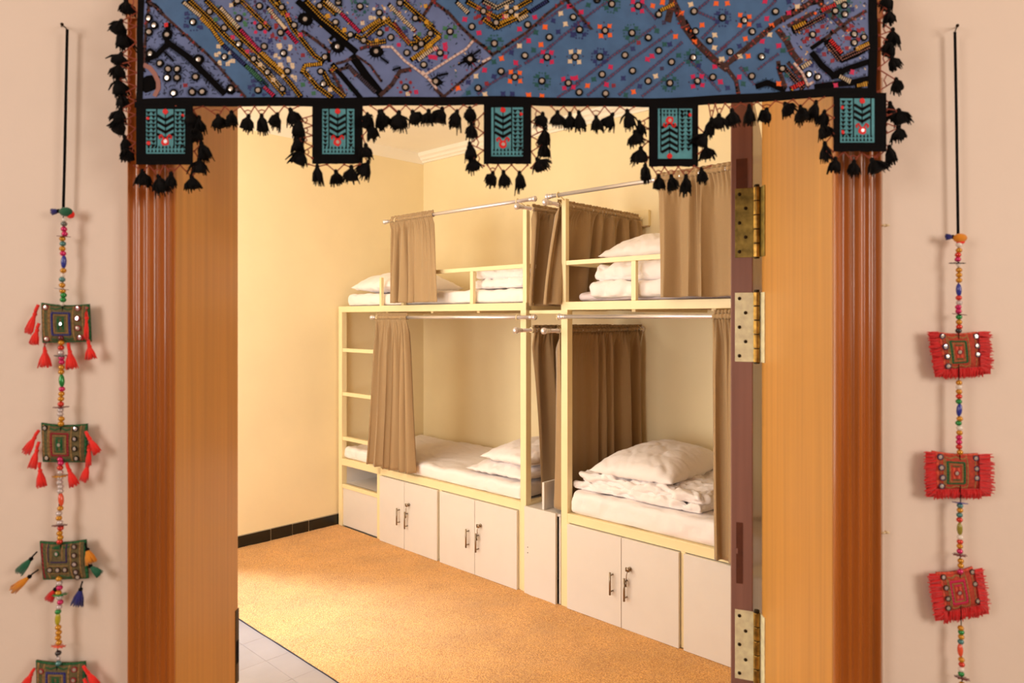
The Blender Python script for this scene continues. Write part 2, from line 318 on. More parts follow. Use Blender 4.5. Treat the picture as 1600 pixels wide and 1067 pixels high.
# ================================================================ BUNK BEDS
BL = 1.961
def handle_part(parent, x, z0, z1):
    mb = MB(); y = -0.018
    mb.tube([(x, y-0.026, z0), (x, y-0.026, z1)], 0.0055, 10)
    for z in (z0+0.016, z1-0.016): mb.tube([(x, y, z), (x, y-0.026, z)], 0.004, 8)
    return obj('pull_handle', mb, 'nickel', parent, True)
def bunk_bed(u0, mirror, label):
    root = thing('bunk_bed', label, 'bunk bed', R(u0, 0), ROT, None)
    X = (lambda x: BL-x) if mirror else (lambda x: x)
    def bx(name, x0, x1, y0, y1, z0, z1, m='cream_metal', bev=0.002, par=None):
        a, b = sorted((X(x0), X(x1))); mb = MB(); mb.box((a, y0, z0), (b, y1, z1)); return obj(name, mb, m, par or root, bevel=bev)
    # posts
    bx('post', 0, .045, 0, .045, 0, 1.69); bx('post', .50, .545, 0, .045, 0, 1.60)
    bx('post', 1.916, 1.961, 0, .045, 0, 1.665); bx('post', 1.931, 1.961, 0.004, .034, 1.665, 2.262)
    bx('post', .775, .800, 0.008, .033, 1.69, 2.262)
    bx('post', 0.0, .045, .80, .845, 0, .50); bx('post', 1.916, 1.961, .80, .845, 0, .50)
    # rails
    bx('rail', .045, 1.961, -0.001, .044, 1.645, 1.69); bx('rail', .045, 1.916, .80, .845, 1.645, 1.69)
    bx('rail', 0.002, .043, .045, .80, 1.645, 1.69); bx('rail', 1.918, 1.959, .045, .80, 1.645, 1.69)
    bx('rail', .045, 1.916, 0.0, .04, .474, .524); bx('rail', .045, 1.916, .80, .84, .474, .524)
    bx('rail', 1.918, 1.959, .045, .80, .474, .524)
    # guard
    bx('guard_rail', .80, 1.931, 0.006, .034, 1.893, 1.918); bx('guard_rail', 1.935, 1.957, .034, .855, 1.893, 1.918)
    bx('guard_post', 1.475, 1.503, 0.008, .032, 1.69, 1.893); bx('guard_post', .518, .540, 0.008, .032, 1.69, 1.893)
    # deck
    bx('deck_board', .045, 1.916, .044, .80, 1.650, 1.668, 'deck_board', 0)
    for xx in (.55, 1.05, 1.5): bx('cross_bar', xx, xx+.025, .044, .80, 1.632, 1.650)
    bx('mattress_board', .045, 1.916, .044, .80, .500, .516, 'white_board', 0)
    # ladder
    for z in (1.355, 1.019, .679): bx('ladder_rung', .045, .50, .006, .036, z-.014, z+.014)
    bx('ladder_rung', .045, .50, .002, .04, .300, .330)
    # ladder bay base: panel + niche
    bx('base_panel', .045, .50, .012, .028, .012, .300, 'white_board')
    bx('niche_shelf', .045, .50, .03, .45, .318, .330, 'white_board', 0); bx('niche_back', .045, .50, .45, .462, .330, .474, 'white_board', 0)
    bx('niche_side', .484, .50, .04, .45, .330, .474, 'white_board', 0); bx('niche_side', .030, .045, .045, .45, .012, .474, 'white_board', 0)
    # base cabinet carcass
    bx('stile', .545, .560, .001, .03, .01, .474); bx('stile', 1.187, 1.213, .001, .03, .01, .474); bx('stile', 1.902, 1.918, .001, .03, .01, .474)
    bx('carcass', .545, 1.916, .03, .80, .01, .474, 'white_board', 0)
    bx('carcass', .045, .5, .462, .80, .01, .474, 'white_board', 0)
    # doors
    for k, (a, m, b) in enumerate(((.556, .842, 1.187), (1.213, 1.546, 1.904))):
        for (p, q) in ((a, m-.0018), (m+.0018, b)):
            d = bx('cabinet_door', p, q, -.018, -.0005, .010, .472, 'white_board', 0.0012)
            left = p < m-.01
            if (not mirror): hx = m-.052 if left else m+.036
            else: hx = m+.052 if not left else m-.036
            z = (.172, .288) if left != mirror else (.163, .279)
            if mirror: z = (.172, .288) if not left else (.163, .279)
            handle_part(d, X(hx), *z)
            if left == mirror:
                lx = X(m+.055 if not mirror else m-.055)
                lk = MB(); lk.tube([(lx, -.018, .327), (lx, -.026, .327)], 0.010, 14); lk.tube([(lx, -.026, .327), (lx, -.040, .327)], 0.004, 6)
                lk.box((lx-.011, -.046, .318), (lx+.011, -.040, .338)); lk.tube([(lx, -.043, .318), (lx-.006, -.042, .300), (lx-.010, -.040, .262)], 0.0025, 6); lk.box((lx-.016, -.043, .238), (lx-.006, -.040, .264))
                obj('lock_and_key', lk, 'nickel', d, True)
    # ring brackets
    def ring(x, y, z, axis, arm):
        mb = MB(); pts = []; r = .0135
        for k in range(17):
            a = 2*PI*k/16; pts.append((x, y+r*math.cos(a), z+r*math.sin(a)) if axis == 'x' else (x+r*math.cos(a), y, z+r*math.sin(a)))
        mb.tube(pts, .0035, 6, caps=False)
        mb.tube([(x, y, z+r), (x, y, z+r+.009)], .0018, 6)
        mb.tube([Vector(arm), Vector((x, y+(r if axis == 'x' else 0), z-(0 if axis == 'x' else 0)))+(Vector((0, 0, 0)) if axis == 'x' else Vector((math.copysign(r, arm[0]-x), 0, 0)))], .004, 6)
        obj('rod_bracket', mb, 'cream_metal', root, True)
    for (x, z, ax) in ((1.94, 2.275, 1.945), (.787, 2.275, .787), (1.94, 1.605, 1.94), (.575, 1.605, .540)):
        ring(X(x), -.05, z, 'x', (X(ax), .005, z-.02 if z > 2 else z))
    for z in (2.235, 1.53):
        for y in (.015, .81): ring(X(1.987), y, z, 'y', (X(1.955), y, z))
    return root
bunk_bed(0.0, False, 'left cream metal bunk bed, its ladder against the pale yellow wall')
bunk_bed(2.225, True, 'cream metal bunk bed on the right, partly behind the brown door edge')

# ---- narrow cupboard between the beds
bc = thing('narrow_cupboard', 'narrow white cupboard filling the gap between the two bunk beds', 'cupboard', R(1.963, 0), ROT)
mb = MB(); mb.box((0, -.018, .004), (.236, -.0005, .513)); fp = obj('front_panel', mb, 'white_board', bc, bevel=0.0012)
mb = MB()
for z in (.28, .248): mb.ball((.028, -.018, z), .003, 8, 5)
obj('screw_hole', mb, 'screw_metal', fp)
mb = MB(); mb.box((0.001, 0.0, .01), (.010, .80, .50)); mb.box((.248, 0.0, .01), (.259, .80, .50)); obj('side_panel', mb, 'white_board', bc)
mb = MB(); mb.box((0.001, 0.0, .494), (.259, .80, .508)); obj('top_panel', mb, 'white_board', bc)
mb = MB(); mb.box((0.006, 0.02, 1.625), (.256, .045, 1.645)); obj('tie_bar', mb, 'cream_metal', bc, bevel=.002)
mb = MB(); mb.box((0.118, .004, .509), (.134, .135, .665)); tag(obj('loose_board', mb, 'white_board', None, loc=R(1.963, 0), rot=(0, 0, ROT), bevel=.001), 'small white board standing upright on the narrow cupboard', 'board')
# ---- box on the back wall
jb = thing('wall_box', 'small cream cover box on the wall above the right upper bunk', 'electrical box', R(2.12, .856, 2.24), ROT)
mb = MB(); mb.box((-.14, -.03, -.05), (.14, 0, .05)); obj('cover', mb, 'cream_metal', jb, bevel=.004)
mb = MB(); mb.box((-.135, -.034, -.056), (.135, -.002, -.05)); obj('cover_rim', mb, 'board_edge', jb)

# ================================================================ CURTAIN RODS
def rod(A, B, label, side=False, mats=('chrome', 'chrome')):
    A = Vector(A); B = Vector(B); d = (B-A).normalized()
    root = thing('curtain_rod', label, 'curtain rod', A)
    A0 = Vector((0, 0, 0)); B0 = B-A
    mb = MB(); mb.tube([A0, B0], .0108, 14); obj('rod', mb, mats[0], root, True)
    for P, s in ((A0, -1), (B0, 1)):
        mb = MB(); e = d*s
        mb.tube([P-e*.012, P-e*.002, P, P+e*.006, P+e*.010, P+e*.014, P+e*.018], [.0125, .0125, .010, .010, .0145, .0145, .008], 14)
        if side: mb.ball(P+e*.034, .0195, 14, 9)
        else: mb.tube([P+e*.016, P+e*.022, P+e*.030, P+e*.036, P+e*.040], [.010, .0155, .017, .014, .004], 14)
        obj('finial', mb, mats[1], root, True)
rod(R(.69, -.05, 2.275), R(2.045, -.05, 2.275), 'chrome curtain rod along the upper front of the left bunk bed')
rod(R(.535, -.05, 1.605), R(2.045, -.05, 1.605), 'chrome curtain rod along the lower front of the left bunk bed')
rod(R(2.195, -.05, 2.275), R(3.75, -.05, 2.275), 'chrome curtain rod along the upper front of the right bunk bed')
rod(R(2.285, -.05, 1.608), R(3.75, -.05, 1.608), 'chrome curtain rod along the lower front of the right bunk bed')
rod(R(1.987, -.07, 2.235), R(1.987, .81, 2.235), 'short ball-ended curtain rod at the upper head end of the left bunk bed', True)
rod(R(2.199, -.07, 2.235), R(2.199, .81, 2.235), 'short ball-ended curtain rod at the upper foot end of the right bunk bed', True)
rod(R(1.987, -.08, 1.53), R(1.987, .81, 1.53), 'short ball-ended curtain rod at the lower head end of the left bunk bed', True)
rod(R(2.199, -.08, 1.53), R(2.199, .81, 1.53), 'short ball-ended curtain rod at the lower foot end of the right bunk bed', True)

# ================================================================ CURTAINS
def curtain(label, A, B, Cc, D, out, zr, zb, pleats, amp, seed, flat=0.0, flat_from=1.1, skew=0.0):
    """A,B: top ends on the rod (u,v); Cc,D: bottom ends; out: direction (u,v) of the folds; zr rod height"""
    base = R(A[0], A[1], zr); mb = MB(); o = Vector((out[0], out[1]))
    A, B, Cc, D = [Vector(p) for p in (A, B, Cc, D)]
    rnd = random.Random(seed); ph = [rnd.uniform(0, 2*PI) for _ in range(6)]
    def wob(s): return s+1.1/pleats*noise.noise(Vector((s*pleats*.6, seed, 0)))
    def loc(p, z): q = R(p.x, p.y, z)-base; return (q.x, q.y, q.z)
    def cloth(s, t):
        H = zr-.012-zb
        tt = max(0.0, t)
        p = A.lerp(B, s).lerp(Cc.lerp(D, s), tt**0.9 if tt < 1 else 1)
        grow = min(1, (tt/.10))**.8*(.55+.45*tt)
        k = wob(s)*pleats
        f = math.sin(2*PI*k+ph[0]+.5*tt)
        fold = (abs(f)**.75)*math.copysign(1, f)
        fold = fold*(.75+.7*noise.noise(Vector((s*pleats*.45, seed*1.7, 2))))+.35*math.sin(2*PI*k*2.1+ph[1]+tt)*(1-.6*tt)+.45*noise.noise(Vector((s*pleats*1.3, tt*1.2, seed+3)))
        a = amp*1.7*grow
        if s > flat_from: a *= flat
        else:
            e = (flat_from-s)/.06
            if e < 1 and flat_from < 1: a *= flat+(1-flat)*e
        fine = .0075*math.sin(2*PI*s*pleats*5.3+ph[2]+1.5*noise.noise(Vector((s*30, 0, seed))))*max(0, 1-tt*4.5)
        top = 0.012*max(0, 1-tt*12)
        gath = .008*math.sin(2*PI*wob(s)*pleats*2.6+ph[4])*max(0, 1-tt*1.3)**1.5*min(1, tt*12)
        disp = fold*a+fine+top+gath
        if abs(o.y) > .5: disp = max(disp, -.034+.006*math.tanh((disp+.034)*60))
        tang = (B-A).normalized()
        lat = .20*a*math.sin(4*PI*k+ph[3])*min(1, tt*4)
        q = p+o*disp+tang*lat
        z = zr-.012-H*tt+(.004*noise.noise(Vector((s*pleats, seed, 7))) if tt > .98 else 0)-skew*s*tt
        return loc(q, z)
    nx = int(pleats*20); mb.grid(cloth, nx, 46)
    def sleeve(s, t):
        a = -PI/2+2*PI*t; r = .0130+.0055*noise.noise(Vector((s*pleats*7, math.cos(a)*1.2, seed)))+.002*math.sin(2*PI*s*pleats*4.3+ph[2])
        p = A.lerp(B, s)+o*(math.cos(a)*r); return loc(p, zr+math.sin(a)*r)
    mb.grid(sleeve, nx, 12)
    def ruffle(s, t):
        p = A.lerp(B, s)+o*(.0045*math.sin(2*PI*s*pleats*4.3+ph[2])+.006*t*noise.noise(Vector((s*pleats*5, 1, seed))))
        return loc(p, zr+.010+t*(.020+.004*noise.noise(Vector((s*pleats*6, 5, seed)))))
    mb.grid(ruffle, nx, 2)
    c = obj('curtain', mb, 'curtain_cloth', None, True, loc=base, solid=.0016)
    return tag(c, label, 'curtain')
F = (0, -1); S = (1, 0)
curtain('short tan curtain gathered at the left end of the left upper bunk', (.735, -.05), (1.19, -.05), (.715, -.055), (1.235, -.055), F, 2.275, 1.705, 5.5, .020, 11, .12, .58)
curtain('long tan curtain beside the ladder of the left lower bunk', (.56, -.05), (.92, -.05), (.465, -.055), (.975, -.06), F, 1.605, .555, 6, .024, 12, skew=0.0)
curtain('short tan curtain across the front of the right upper bunk, under the valance tassels', (2.865, -.05), (3.55, -.05), (2.88, -.055), (3.55, -.055), F, 2.275, 1.700, 6, .021, 33, 1, 2)
curtain('long tan curtain strip across the front of the right lower bunk beside the door edge', (3.17, -.05), (3.55, -.05), (3.185, -.05), (3.55, -.05), F, 1.608, .500, 5, .020, 14)
curtain('short tan curtain closing the upper head end of the left bunk bed', (1.987, .03), (1.987, .80), (1.990, -.03), (1.990, .83), S, 2.235, 1.672, 5, .022, 15)
curtain('short tan curtain closing the upper foot end of the right bunk bed', (2.199, .0), (2.199, .80), (2.19, -.105), (2.195, .83), S, 2.235, 1.675, 6, .024, 16)
curtain('long tan curtain closing the lower head end of the left bunk bed', (1.987, .03), (1.987, .80), (2.003, .11), (2.003, .83), S, 1.53, .530, 5, .022, 17)
curtain('long tan curtain closing the lower foot end of the right bunk bed', (2.199, -.0), (2.199, .835), (2.197, -.0), (2.197, .838), S, 1.53, .530, 6.5, .024, 18)

# ================================================================ BEDDING
def crease(x, y, z, k=4.0): return max(0, 1-abs(noise.noise(Vector((x, y, z))))*k)**2
def rounded(mb, c, size, r, amp, seed, nsc=6, n=(22, 14, 5), mi=0, fold=None):
    """rounded slab with wrinkled cloth surface; c = centre of the base"""
    hx, hy, hz = size[0]/2, size[1]/2, size[2]/2; r = min(r, hx, hy, hz); cx, cy, cz = c[0], c[1], c[2]+hz
    def pt(q):
        i = Vector((max(-hx+r, min(hx-r, q[0])), max(-hy+r, min(hy-r, q[1])), max(-hz+r, min(hz-r, q[2]))))
        d = Vector(q)-i
        p = i+(d.normalized()*r if d.length > 1e-7 else d)
        nrm = d.normalized() if d.length > 1e-7 else Vector((0, 0, 1 if q[2] > 0 else -1))
        a = amp*(noise.noise(Vector((p.x*nsc, p.y*nsc, p.z*nsc*1.5+seed)))+.5*noise.noise(Vector((p.x*nsc*2.6+p.y*nsc, p.y*nsc*3.4, p.z*nsc*3+seed)))+.8*(.35-abs(noise.noise(Vector((p.x*nsc*1.1+seed, p.y*nsc*2.1-p.x*nsc, p.z*nsc*2))))))
        a -= amp*(.75*crease(p.x*nsc*.5+p.y*nsc*.3+seed, p.y*nsc*.8-p.x*nsc*.25, p.z*nsc*.5)+.5*crease(p.x*nsc*1.3, p.y*nsc*.7+p.z*nsc+seed, 4.0, 5))
        if q[2] < -hz*.9: a = min(a, 0)*.3
        p = p+nrm*a
        if fold: p = fold(p)
        return (p.x+cx, p.y+cy, p.z+cz)
    nx, ny, nz = n
    def spread(t): return -math.cos(PI*t)*.35+(2*t-1)*.65
    for sgn in (-1, 1):
        mb.grid(lambda s, t: pt((hx*spread(s if sgn > 0 else 1-s), hy*spread(t), sgn*hz)), nx, ny)
        mb.grid(lambda s, t: pt((hx*spread(s if sgn < 0 else 1-s), sgn*hy, hz*spread(t))), nx, nz)
        mb.grid(lambda s, t: pt((sgn*hx, hy*spread(s if sgn > 0 else 1-s), hz*spread(t))), ny, nz)
def weld(o):
    m = o.modifiers.new('weld', 'WELD'); m.merge_threshold = .0004; return o
def slabthing(name, label, cat, u, v, z, specs, m='bed_linen', group=None, rz=0):
    mb = MB()
    for c, size, r, amp, seed, nsc, n in specs: rounded(mb, c, size, r, amp, seed, nsc, n)
    o = weld(obj(name, mb, m, None, True, loc=R(u, v, z), rot=(0, 0, ROT+rz))); return tag(o, label, cat, group)
def mattress(label, u0, u1, z, h, m='bed_linen', seed=1, v0=.012):
    slabthing('mattress', label, 'mattress', (u0+u1)/2, (v0+.79)/2, z, [((0, 0, 0), (u1-u0, .79-v0, h), .03, .009, seed, 6, (110, 50, 8))], m)
mattress('white sheeted mattress of the left lower bunk', .05, 1.905, .524, .092, seed=1)
mattress('white sheeted mattress of the left upper bunk', .04, 1.905, 1.690, .092, seed=2, v0=.045)
mattress('white sheeted mattress of the right lower bunk', 2.285, 4.13, .524, .125, seed=3, v0=.008)
mattress('mauve-white sheeted mattress of the right upper bunk', 2.285, 4.13, 1.690, .058, 'mauve_linen', seed=4, v0=.075)
def pillow(label, u, v, z, w, d, h, rz=0, tilt=(0, 0), seed=1, sag=0.0, m='bed_linen'):
    mb = MB(); N = 64; M = 64
    def prof(a, b):
        e = max(0, 1-abs(a)**2.6)*max(0, 1-abs(b)**2.6); return e**.55
    def f(sgn):
        def g(s, t):
            a = 2*s-1; b = 2*t-1
            if sgn < 0: a = -a
            x = w/2*a*(1-.035*(1-abs(b)**2)*abs(a)**3); y = d/2*b*(1-.035*(1-abs(a)**2)*abs(b)**3)
            p = prof(a, b); hh = h*(.72 if sgn > 0 else .28)*p
            edge = 1-p
            wr = .012*noise.noise(Vector((x*8, y*8, seed)))*p+.006*abs(noise.noise(Vector((x*14+y*9, y*5, seed+4))))*p+.016*noise.noise(Vector((x*24+seed, y*24, 2)))*edge*min(1, p*4)-.0075*crease(x*5+y*3+seed, y*6-x*2, seed*1.0, 5)*p-.005*crease(x*11+seed, y*7, 3.0, 5)*min(1, p*2)
            zz = sgn*hh+wr-sag*(a*a*.6+b*b*.4)*1.0
            return (x, y, zz+h*.28)
        return g
    mb.grid(f(1), N, M); mb.grid(f(-1), N, M)
    o = weld(obj('pillow', mb, m, None, True, loc=R(u, v, z), rot=(tilt[0], tilt[1], ROT+rz)))
    return tag(o, label, 'pillow')
# left upper
pillow('white pillow on the left upper bunk, against the pale yellow wall', .345, .40, 1.785, .52, .70, .17, 0, (0, 0), 5)
D = [((0, 0, 0), (.46, .66, .066), .030, .013, 8, 11, (44, 50, 8)), ((.004, .0, .060), (.45, .65, .070), .034, .016, 9, 11, (44, 50, 8))]
slabthing('folded_quilt', 'white quilt folded at the head of the left upper bunk', 'quilt', 1.655, .40, 1.785, D)
# right upper
D = [((0, 0, 0), (.62, .70, .098), .036, .012, 18, 10, (50, 50, 8)), ((.015, .0, .090), (.60, .68, .100), .042, .015, 19, 10, (50, 50, 8))]
slabthing('folded_quilt', 'thick white folded quilt under a pillow on the right upper bunk', 'quilt', 2.69, .395, 1.706, D)
pillow('white pillow on the folded quilt of the right upper bunk', 2.66, .42, 1.888, .50, .66, .175, 0, (0, 0), 6)
# left lower
pillow('lower of the two white pillows stacked at the head of the left lower bunk', 1.655, .41, .616, .52, .74, .10, 0.02, (0, 0), 7)
pillow('upper of the two white pillows stacked at the head of the left lower bunk', 1.70, .42, .685, .42, .68, .135, -0.02, (0, 0), 8)
# right lower
D = [((0, 0, 0), (.80, .74, .056), .028, .020, 28, 11, (70, 66, 9)), ((.02, .0, .042), (.76, .72, .062), .030, .024, 29, 11, (70, 66, 9))]
slabthing('folded_quilt', 'crumpled white folded quilt under a big pillow on the right lower bunk', 'quilt', 2.66, .42, .650, D)
pillow('big white pillow on the crumpled quilt of the right lower bunk', 2.61, .42, .722, .50, .72, .175, 0.06, (0, 0), 9)
# ================================================================ EMBROIDERED VALANCE (hangs in front of the doorway casing)
VD = 0.985
def P3(px, py, d): return Vector(((px-800)/1110*d, d, 1.6-(py-497)/1110*d))
YB = [(150, 168), (217, 169), (340, 167), (566, 164), (756, 165), (900, 166.5), (1014, 166), (1091, 164), (1190, 159), (1300, 152), (1400, 149)]
def interp(T, x):
    for (a, b), (c, d) in zip(T, T[1:]):
        if x <= c: return b+(d-b)*(x-a)/(c-a)
    return T[-1][1]
def rip(px, py): py = abs(py); return .0035*math.sin(px*.013+py*.006)+.0018*math.sin(px*.037+1)+.0012*math.sin(py*.05+px*.01)
def S(px, py, lay=0): p = P3(px, py, VD); p.y += rip(px, py)-lay*.0006; return p
val = thing('embroidered_valance', 'blue patchwork valance with mirror embroidery and black tassels hung across the doorway', 'valance', (0, VD, 2.2))
VO = Vector((0, VD, 2.2))
class EB(MB):
    """embroidery laid on a surface function surf(x, y, layer)"""
    def __init__(s, surf, org): super().__init__(); s.surf = surf; s.org = org
    def prism(s, pts, l0, l1, mi):
        n = len(pts); a = [s.surf(x, y, l1)-s.org for x, y in pts]; b = [s.surf(x, y, l0)-s.org for x, y in pts]
        s.add(a+b, [tuple(range(n))]+[(k, k+n, (k+1) % n+n, (k+1) % n) for k in range(n)], mi)
    def line(s, pts, w, l0, l1, mi, step=14):
        q = []
        for (x0, y0), (x1, y1) in zip(pts, pts[1:]):
            d = math.hypot(x1-x0, y1-y0); k = max(1, int(d/step))
            for i in range(k): q.append((x0+(x1-x0)*i/k, y0+(y1-y0)*i/k))
        q.append(pts[-1])
        for (x0, y0), (x1, y1) in zip(q, q[1:]):
            d = math.hypot(x1-x0, y1-y0) or 1; nx, ny = -(y1-y0)/d*w/2, (x1-x0)/d*w/2; ex, ey = (x1-x0)/d*w*.15, (y1-y0)/d*w*.15
            s.prism([(x0+nx-ex, y0+ny-ey), (x1+nx+ex, y1+ny+ey), (x1-nx+ex, y1-ny+ey), (x0-nx-ex, y0-ny-ey)], l0, l1, mi)
    def dashes(s, pts, L, wd, sp, l0, l1, mi, along=False, off=0.0, jit=.25, clip=None):
        acc = 0.0
        for (x0, y0), (x1, y1) in zip(pts, pts[1:]):
            d = math.hypot(x1-x0, y1-y0) or 1; tx, ty = (x1-x0)/d, (y1-y0)/d; nx, ny = -ty, tx; a = -acc
            while a+sp <= d:
                a += sp; x = x0+tx*a+nx*off; y = y0+ty*a+ny*off
                if clip and not clip(x, y): continue
                l = L/2*random.uniform(1-jit, 1+jit); h = wd/2*random.uniform(1-jit*.6, 1+jit*.6); ax, ay, bx_, by_ = (nx, ny, tx, ty) if not along else (tx, ty, nx, ny)
                s.prism([(x-ax*l-bx_*h, y-ay*l-by_*h), (x+ax*l-bx_*h, y+ay*l-by_*h), (x+ax*l+bx_*h, y+ay*l+by_*h), (x-ax*l+bx_*h, y-ay*l+by_*h)], l0, l1, mi)
            acc = d-a
    def blob(s, x, y, r, l0, l1, mi, n=8, rag=.25, asp=1.0, rot=0.0):
        pts = []
        for k in range(n):
            a = 2*PI*k/n; q = r*random.uniform(1-rag, 1+rag); dx = q*math.cos(a); dy = q*math.sin(a)*asp
            pts.append((x+dx*math.cos(rot)-dy*math.sin(rot), y+dx*math.sin(rot)+dy*math.cos(rot)))
        s.prism(pts, l0, l1, mi)
    def cross(s, x, y, r, l0, l1, mi):
        pts = []
        ro = random.uniform(-.25, .25)+PI/4
        for k in range(8):
            a = 2*PI*k/8+ro; q = r*(1.25 if k % 2 == 0 else .72)*random.uniform(.88, 1.12); pts.append((x+q*math.cos(a), y+q*math.sin(a)))
        s.prism(pts, l0, l1, mi)
X0, X1 = 214.5, 1370
YT = -150
def yb(x): return interp(YB, x)
# base patchwork cloth
def inside(poly, x, y):
    c = False; n = len(poly)
    for i in range(n):
        (xa, ya), (xb, yb_) = poly[i], poly[i-1]
        if (ya > y) != (yb_ > y) and x < (xb-xa)*(y-ya)/(yb_-ya)+xa: c = not c
    return c
LAV = [[(214, -150), (150, -150), (238, 0), (268, 30), (310, 70), (337, 99), (353, 118), (385, 157), (385, 175), (214, 175)],
       [(330, -40), (300, 10), (345, 50), (390, 100), (440, 157), (440, 175), (700, 175), (768, 92), (742, 64), (718, 40), (680, 0), (660, -40)],
       [(1285, -60), (1216, 34), (1232, 80), (1250, 104), (1215, 140), (1260, 175), (1361, 175), (1361, -60)]]
NX, NY = 440, 118
cl = MB()
def clf(s, t):
    x = X0+(X1-X0)*s; y = YT+(yb(x)-4-YT)*t; return S(x, y)-VO
def cell(i, j):
    x = X0+(X1-X0)*(i+.5)/NX; y = YT+(yb(x)-4-YT)*(j+.5)/NY
    return 1 if any(inside(p, x, y) for p in LAV) else 0
cl.grid(clf, NX, NY, 0, cell)
obj('patchwork_cloth', cl, ['blue_cloth', 'lavender_cloth'], val, True, solid=.0008)
# border
bd = EB(S, VO)
bot = [(x, yb(x)-6.5) for x in range(214, 1372, 12)]
bd.line([(x, y) for x, y in bot], 13.5, -.5, 2.2, 0, 30)
bd.line([(219.5, -150), (219.5, 165)], 10.5, -.5, 2.2, 0); bd.line([(1363, -150), (1363, 156)], 14, -.5, 2.2, 0); bd.line([(214, -152), (1370, -152)], 14, -.5, 2.2, 0, 40)
obj('border_band', bd, 'black_cloth', val)
# embroidery data, read off five crops: (x origin, scale)
CR = dict(A=(205, 6.275), B=(435, 6.275), C=(665, 6.275), D=(895, 6.275), E=(1125, 6.154))
def cv(c, pts): x0, s = CR[c]; return [(x0+x/s, y/s) for x, y in pts]
TH = list(THREAD.keys()); TI = {k: i for i, k in enumerate(TH)}
em = EB(S, VO); sm_ = EB(S, VO)
def clipv(x, y): return 224 < x < 1357 and y < yb(x)-13
SEAMS = [('A', [(180, 20), (430, 240), (640, 440), (740, 530), (830, 620), (930, 740), (1130, 960)], 6, 'S'), ('A', [(-60, -700), (180, 20)], 6, 'S'),
 ('B', [(200, 20), (500, 280), (760, 500)], 15, 'k'), ('B', [(230, 300), (370, 400), (500, 500)], 7, 'S'), ('B', [(720, 540), (860, 740), (1010, 920)], 19, 'k'), ('B', [(760, 540), (900, 640), (1010, 800)], 5, 'S'),
 ('B', [(560, 620), (640, 600), (740, 560)], 6, 'S'), ('B', [(510, 680), (560, 780), (640, 930)], 7, 'S'), ('B', [(560, 690), (680, 650), (760, 740)], 7, 'S'), ('B', [(520, 620), (640, 760), (800, 950)], 12, 'k'),
 ('B', [(1000, 930), (1110, 830), (1190, 700), (1300, 680)], 9, 'S'), ('B', [(800, 470), (900, 440), (980, 430)], 8, 'S'), ('B', [(500, 380), (560, 300), (620, 420)], 8, 'k'), ('B', [(480, 500), (490, 600)], 8, 'k'),
 ('C', [(-60, -200), (70, 0), (230, 120), (350, 260), (480, 400), (580, 480), (660, 560)], 7, 'S'), ('C', [(670, 540), (780, 480), (980, 340), (1200, 140), (1380, 0), (1620, -300)], 6, 'S'),
 ('C', [(640, 590), (480, 700), (300, 840), (180, 950)], 6, 'S'), ('C', [(90, 860), (170, 950)], 8, 'S'),
 ('D', [(940, -200), (980, 0), (1040, 120), (1100, 250), (1180, 360), (1250, 450), (1380, 580), (1506, 680)], 15, 'S'), ('D', [(1100, 200), (1200, 380)], 12, 'k'),
 ('E', [(0, 600), (80, 680), (150, 780), (170, 900)], 9, 'S'), ('E', [(60, 620), (330, 400), (560, 210), (760, 100), (900, 0), (1200, -300)], 12, 'S'), ('E', [(560, 280), (640, 400), (680, 520), (760, 620)], 13, 'S'),
 ('E', [(980, 390), (1100, 300), (1250, 200), (1400, 110)], 7, 'S'), ('E', [(860, 480), (980, 400), (1060, 500), (1150, 600), (1300, 540), (1430, 470)], 10, 'k'), ('E', [(870, 520), (960, 640), (1080, 740), (1160, 690)], 14, 'k'),
 ('E', [(550, 600), (570, 700), (620, 850)], 9, 'S'), ('E', [(640, 610), (740, 720), (840, 840)], 8, 'S'), ('E', [(350, 830), (450, 800), (620, 870)], 13, 'k'), ('E', [(1060, 760), (1200, 680), (1420, 600)], 13, 'k'),
 ('E', [(900, 850), (1100, 820), (1250, 800), (1440, 760)], 14, 'k'), ('E', [(640, 130), (820, 60), (980, 20)], 9, 'k'), ('E', [(650, 250), (900, 130)], 9, 'S'),
 ('A', [(380, 430), (560, 560), (760, 760), (920, 920)], 14, 'k'), ('A', [(390, 430), (260, 550), (130, 590)], 13, 'k'), ('A', [(140, 10), (240, 60), (330, 150)], 9, 'k'), ('A', [(380, 250), (370, 420)], 12, 'k'),
 ('A', [(560, 20), (780, 210), (930, 370), (1110, 530), (1310, 720), (1490, 930)], 7, 'k'), ('A', [(740, 10), (900, 170), (1060, 350), (1220, 500), (1360, 630), (1506, 760)], 9, 'k')]
